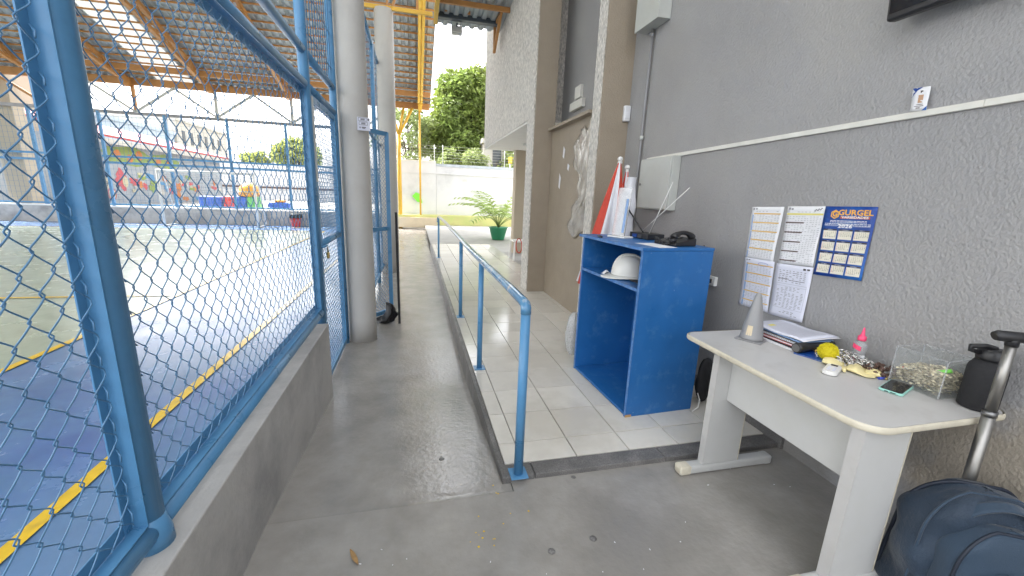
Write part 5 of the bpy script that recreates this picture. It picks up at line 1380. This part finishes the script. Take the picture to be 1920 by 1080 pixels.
for (p, q) in ((bx0, by0), (bx0, by1), (bx1, by0), (bx1, by1)):
    obj('corner_highlight', B().bar((p, q, zt + .004), (p, q, zt + h_), .004, .004), M['bottle'], ab)
b = B(); rc = random.Random(33)
for k in range(4200):
    p = Vector((rc.uniform(bx0 + .012, bx1 - .012), rc.uniform(by0 + .012, by1 - .012), 0))
    hm = .075 + .03 * math.exp(-((p.x - 2.15) ** 2 + (p.y - 1.12) ** 2) / .004)
    p.z = zt + .008 + hm * math.sqrt(rc.random())
    s_ = rc.uniform(.0045, .009)
    Mx = Matrix.Translation(p) @ Matrix.Rotation(rc.uniform(0, 6), 4, 'Z') @ Matrix.Rotation(rc.uniform(-1.2, 1.2), 4, 'X')
    b.add([Mx @ Vector(q) for q in ((-s_, 0, 0), (0, -s_ * .7, s_ * .3), (s_, 0, 0), (0, s_ * .7, s_ * .2))], [(0, 1, 2, 3)])
o = obj('shell_chips', b, M['shell']); tag(o, 'beige shell chips filling the clear acrylic box', 'shells', kind='stuff')
mk = thing('green_highlighter', 'lime green highlighter stuck in the shell chips', 'highlighter', (2.13, 1.13, zt + .06))
m0, m1 = Vector((2.105, 1.150, zt + .07)), Vector((2.13, 1.085, zt + .108)); dd = (m1 - m0).normalized()
obj('body', B().cyl(m0, m0 + dd * .04, .006, 10), M['clearsheet'], mk)
obj('cap', B().cyl(m0 + dd * .04, m1 + dd * .012, .0085, 10), M['lime'], mk)
ms = thing('small_marker', 'short white marker with a red end among the shell chips', 'marker', (2.10, 1.19, zt + .07))
obj('body', B().cyl((2.085, 1.205, zt + .074), (2.10, 1.165, zt + .08), .0065, 10), M['white'], ms)
obj('red_end', B().cyl((2.081, 1.215, zt + .0725), (2.085, 1.2055, zt + .074), .006, 10), M['red'], ms)
# black flask
kc = Vector((2.15, .985, zt))
fk = thing('black_flask', 'tall black insulated flask at the right end of the desk', 'flask', kc)
obj('body', B().lathe([(.052, .001), (.056, .006), (.056, .16), (.053, .175), (.044, .19), (.040, .20)], kc, 28), M['black_rough'], fk)
obj('lid', B().lathe([(.043, .2005), (.044, .21), (.043, .235), (.036, .243), (.001, .244)], kc, 24), M['black'], fk)
obj('lid_loop', B().tube([kc + Vector((-.04, .02, .225)), kc + Vector((-.07, .03, .235)), kc + Vector((-.075, .03, .25)), kc + Vector((-.03, .01, .255)), kc + Vector((.01, 0, .245))], .009, 10), M['black'], fk)

# ================================================================== TROLLEY BACKPACK
BR_ = R(-29)
bk = thing('trolley_backpack', 'navy blue trolley backpack with steel handle beside the desk', 'backpack', (1.985, .815, 0.0), BR_)
def sup(a, p):
    c_, s_ = math.cos(a), math.sin(a)
    return (abs(c_) ** p) * (1 if c_ >= 0 else -1), (abs(s_) ** p) * (1 if s_ >= 0 else -1)
def body(W_b, D_b, H_b, cy, z0, pw=.55, lean=0, fold=.006, top=.62):
    def fn(u, v):
        a = u * 2 * PI
        cx_, sy_ = sup(a, pw)
        t = v
        k = (1 - max(0, (t - top) / (1 - top)) ** 2.2) ** .5 if t < 1 else 0
        k *= (1 - max(0, (.06 - t) / .06) ** 2 * .25)
        wv = W_b * (1 - .14 * t) * (k * .92 + .08 * (1 if t < 1 else 0)) if t < 1 else 0
        dv_ = D_b * (1 - .25 * t) * (.25 + .75 * k if t < 1 else 0)
        fo = fold * (math.sin(9 * t + 3 * a) + .7 * math.sin(17 * t - 2 * a + 1))
        return (cx_ * wv + fo * cx_, cy + sy_ * dv_ + fo * sy_ + lean * t, z0 + H_b * t)
    return fn
obj('main_body', B().grid(body(.215, .13, .51, 0, .03, fold=.010), 72, 44), M['navy'], bk, local=True)
obj('front_pocket', B().grid(body(.172, .075, .43, -.12, .045, pw=.5, fold=.004, top=.6), 64, 36), M['navy2'], bk, local=True)
obj('small_pocket', B().grid(body(.135, .045, .30, -.185, .055, pw=.42, fold=.003, top=.55), 56, 28), M['navy2'], bk, local=True)
def rim(W_b, D_b, H_b, cy, z0, pw, top, ang, t0=.05, t1=.985, n=44, out=.003):
    """points on the silhouette of a pouch, on a meridian `ang` left and right, running over the top"""
    fn = body(W_b, D_b, H_b, cy, z0, pw=pw, fold=0, top=top)
    def at_(u, v):
        p = Vector(fn(u, v)); d = Vector((p.x, p.y - cy, 0)); d = d.normalized() if d.length > 1e-5 else Vector((0, 0, 0)); return p + d * out
    ts = [t0 + (t1 - t0) * k / n for k in range(n + 1)]
    ul = (PI + ang) / (2 * PI); ur = (2 * PI - ang) / (2 * PI)
    return [at_(ul, t) for t in ts] + [at_(ur, t) for t in reversed(ts)]
obj('zip', B().tube(rim(.172, .075, .43, -.12, .045, .5, .6, .55), .0055, 6), M['zip'], bk, local=True)
obj('zip', B().tube(rim(.135, .045, .30, -.185, .055, .42, .55, .75), .006, 6), M['zip'], bk, local=True)
obj('piping', B().tube(rim(.215, .13, .51, 0, .03, .55, .62, .35), .005, 6), M['navy2'], bk, local=True)
obj('piping', B().tube(rim(.215, .13, .51, 0, .03, .55, .62, -.5), .007, 6), M['zip'], bk, local=True)
obj('zip_pull', B().box((-.128, -.222, .165), (.010, .006, .036)), M['brass'], bk, local=True, bevel=.002)
obj('zip_pull', B().tube([(.06, -.06, .52), (.075, -.075, .515), (.09, -.085, .50)], .005, 6), M['chrome'], bk, local=True)
obj('emblem', B().lathe([(.026, 0), (.026, .003), (.001, .0032)], (.03, -.2265, .22), 18, M=Matrix.Rotation(R(90), 3, 'X')), M['zip'], bk, local=True)
obj('carry_strap', B().grid(lambda u, v: (-.10 + .2 * u, -.055 - .035 * v - .02 * math.sin(u * PI), .47 + .075 * math.sin(u * PI) ** .7 - .012 * v), 16, 4), M['navy2'], bk, local=True, solid=.008)
for s_ in (-1, 1):
    wh = obj('wheel', B().cyl((s_ * .15, .10, .035), (s_ * .18, .10, .035), .034, 18), M['black'], bk, local=True)
    obj('hub', B().cyl((s_ * .181, .10, .035), (s_ * .184, .10, .035), .015, 12), M['steel_dark'], wh, local=True)
obj('handle_tube', B().cyl((0, .075, .30), (0, .085, .80), .0185, 20), M['chrome'], bk, local=True)
obj('handle_tube', B().cyl((0, .085, .80), (0, .088, 1.065), .0150, 20), M['chrome'], bk, local=True)
obj('collar', B().cyl((0, .0845, .785), (0, .0852, .806), .0205, 20), M['steel_dark'], bk, local=True)
obj('grip', B().tube([(-.055, .088, 1.085), (-.045, .088, 1.088), (.05, .088, 1.088), (.06, .088, 1.085)], [.015, .019, .019, .015], 14), M['black'], bk, local=True)
obj('grip_neck', B().cyl((0, .088, 1.055), (0, .088, 1.09), .0175, 14), M['black'], bk, local=True)

# ================================================================== SMALL THINGS ON THE FLOOR
lf_c = Vector((-.268, 1.49, .003))
def leafp(u, v):
    wv = .018 * math.sin(PI * min(1, max(0, v))) ** .8
    a = R(62)
    x_, y_ = (u - .5) * 2 * wv, (v - .5) * .085
    return (lf_c.x + x_ * math.cos(a) - y_ * math.sin(a) * .35 - y_ * .2, lf_c.y + x_ * .3 + y_ * .95, lf_c.z + .008 * abs(u - .5) + .006 * v * v + .001)
tag(obj('dry_leaf', B().grid(leafp, 6, 12), M['dryleaf']), 'curled dry brown leaf on the concrete floor', 'leaf')
b = B(); rc = random.Random(8)
for k in range(16):
    q = onz(900 + rc.gauss(20, 28), 960 + rc.uniform(-50, 70), .0)
    r_ = rc.uniform(.002, .006); n = 7
    b.add([(q.x + r_ * math.cos(2 * PI * j / n) * rc.uniform(.7, 1.2), q.y + r_ * math.sin(2 * PI * j / n) * rc.uniform(.7, 1.2), .0025) for j in range(n)], [tuple(range(n))])
o = obj('paint_spots', b, M['line']); tag(o, 'small yellow paint drips spotted on the concrete floor', 'paint spots', kind='stuff')
b = B()
for (x, y, r_) in ((1112, 1010, .017), (1034, 1034, .017), (828, 850, .016), (1075, 895, .014)):
    q = onz(x, y, 0)
    if q.x < .43 and q.y > 1.75: q.z = ramp_z(q.y)
    b.lathe([(r_, .0015 + q.z), (r_ * .9, .003 + q.z), (.001, .003 + q.z)], (q.x, q.y, 0), 12)
o = obj('gum_spots', b, M['granite']); tag(o, 'dark round gum stains flattened on the concrete floor', 'stains', kind='stuff')
b = B(); rc = random.Random(18)
for k in range(28):
    x_, y_ = rc.uniform(-.6, 2.1), rc.uniform(.7, 1.8)
    s_ = rc.uniform(.0015, .003); a = rc.uniform(0, 6)
    b.box((x_, y_, .0012), (s_ * rc.uniform(1, 4), s_, .002), rz=a)
o = obj('floor_debris', b, M['paper']); tag(o, 'tiny scattered crumbs and bits across the concrete floor', 'debris', kind='stuff')
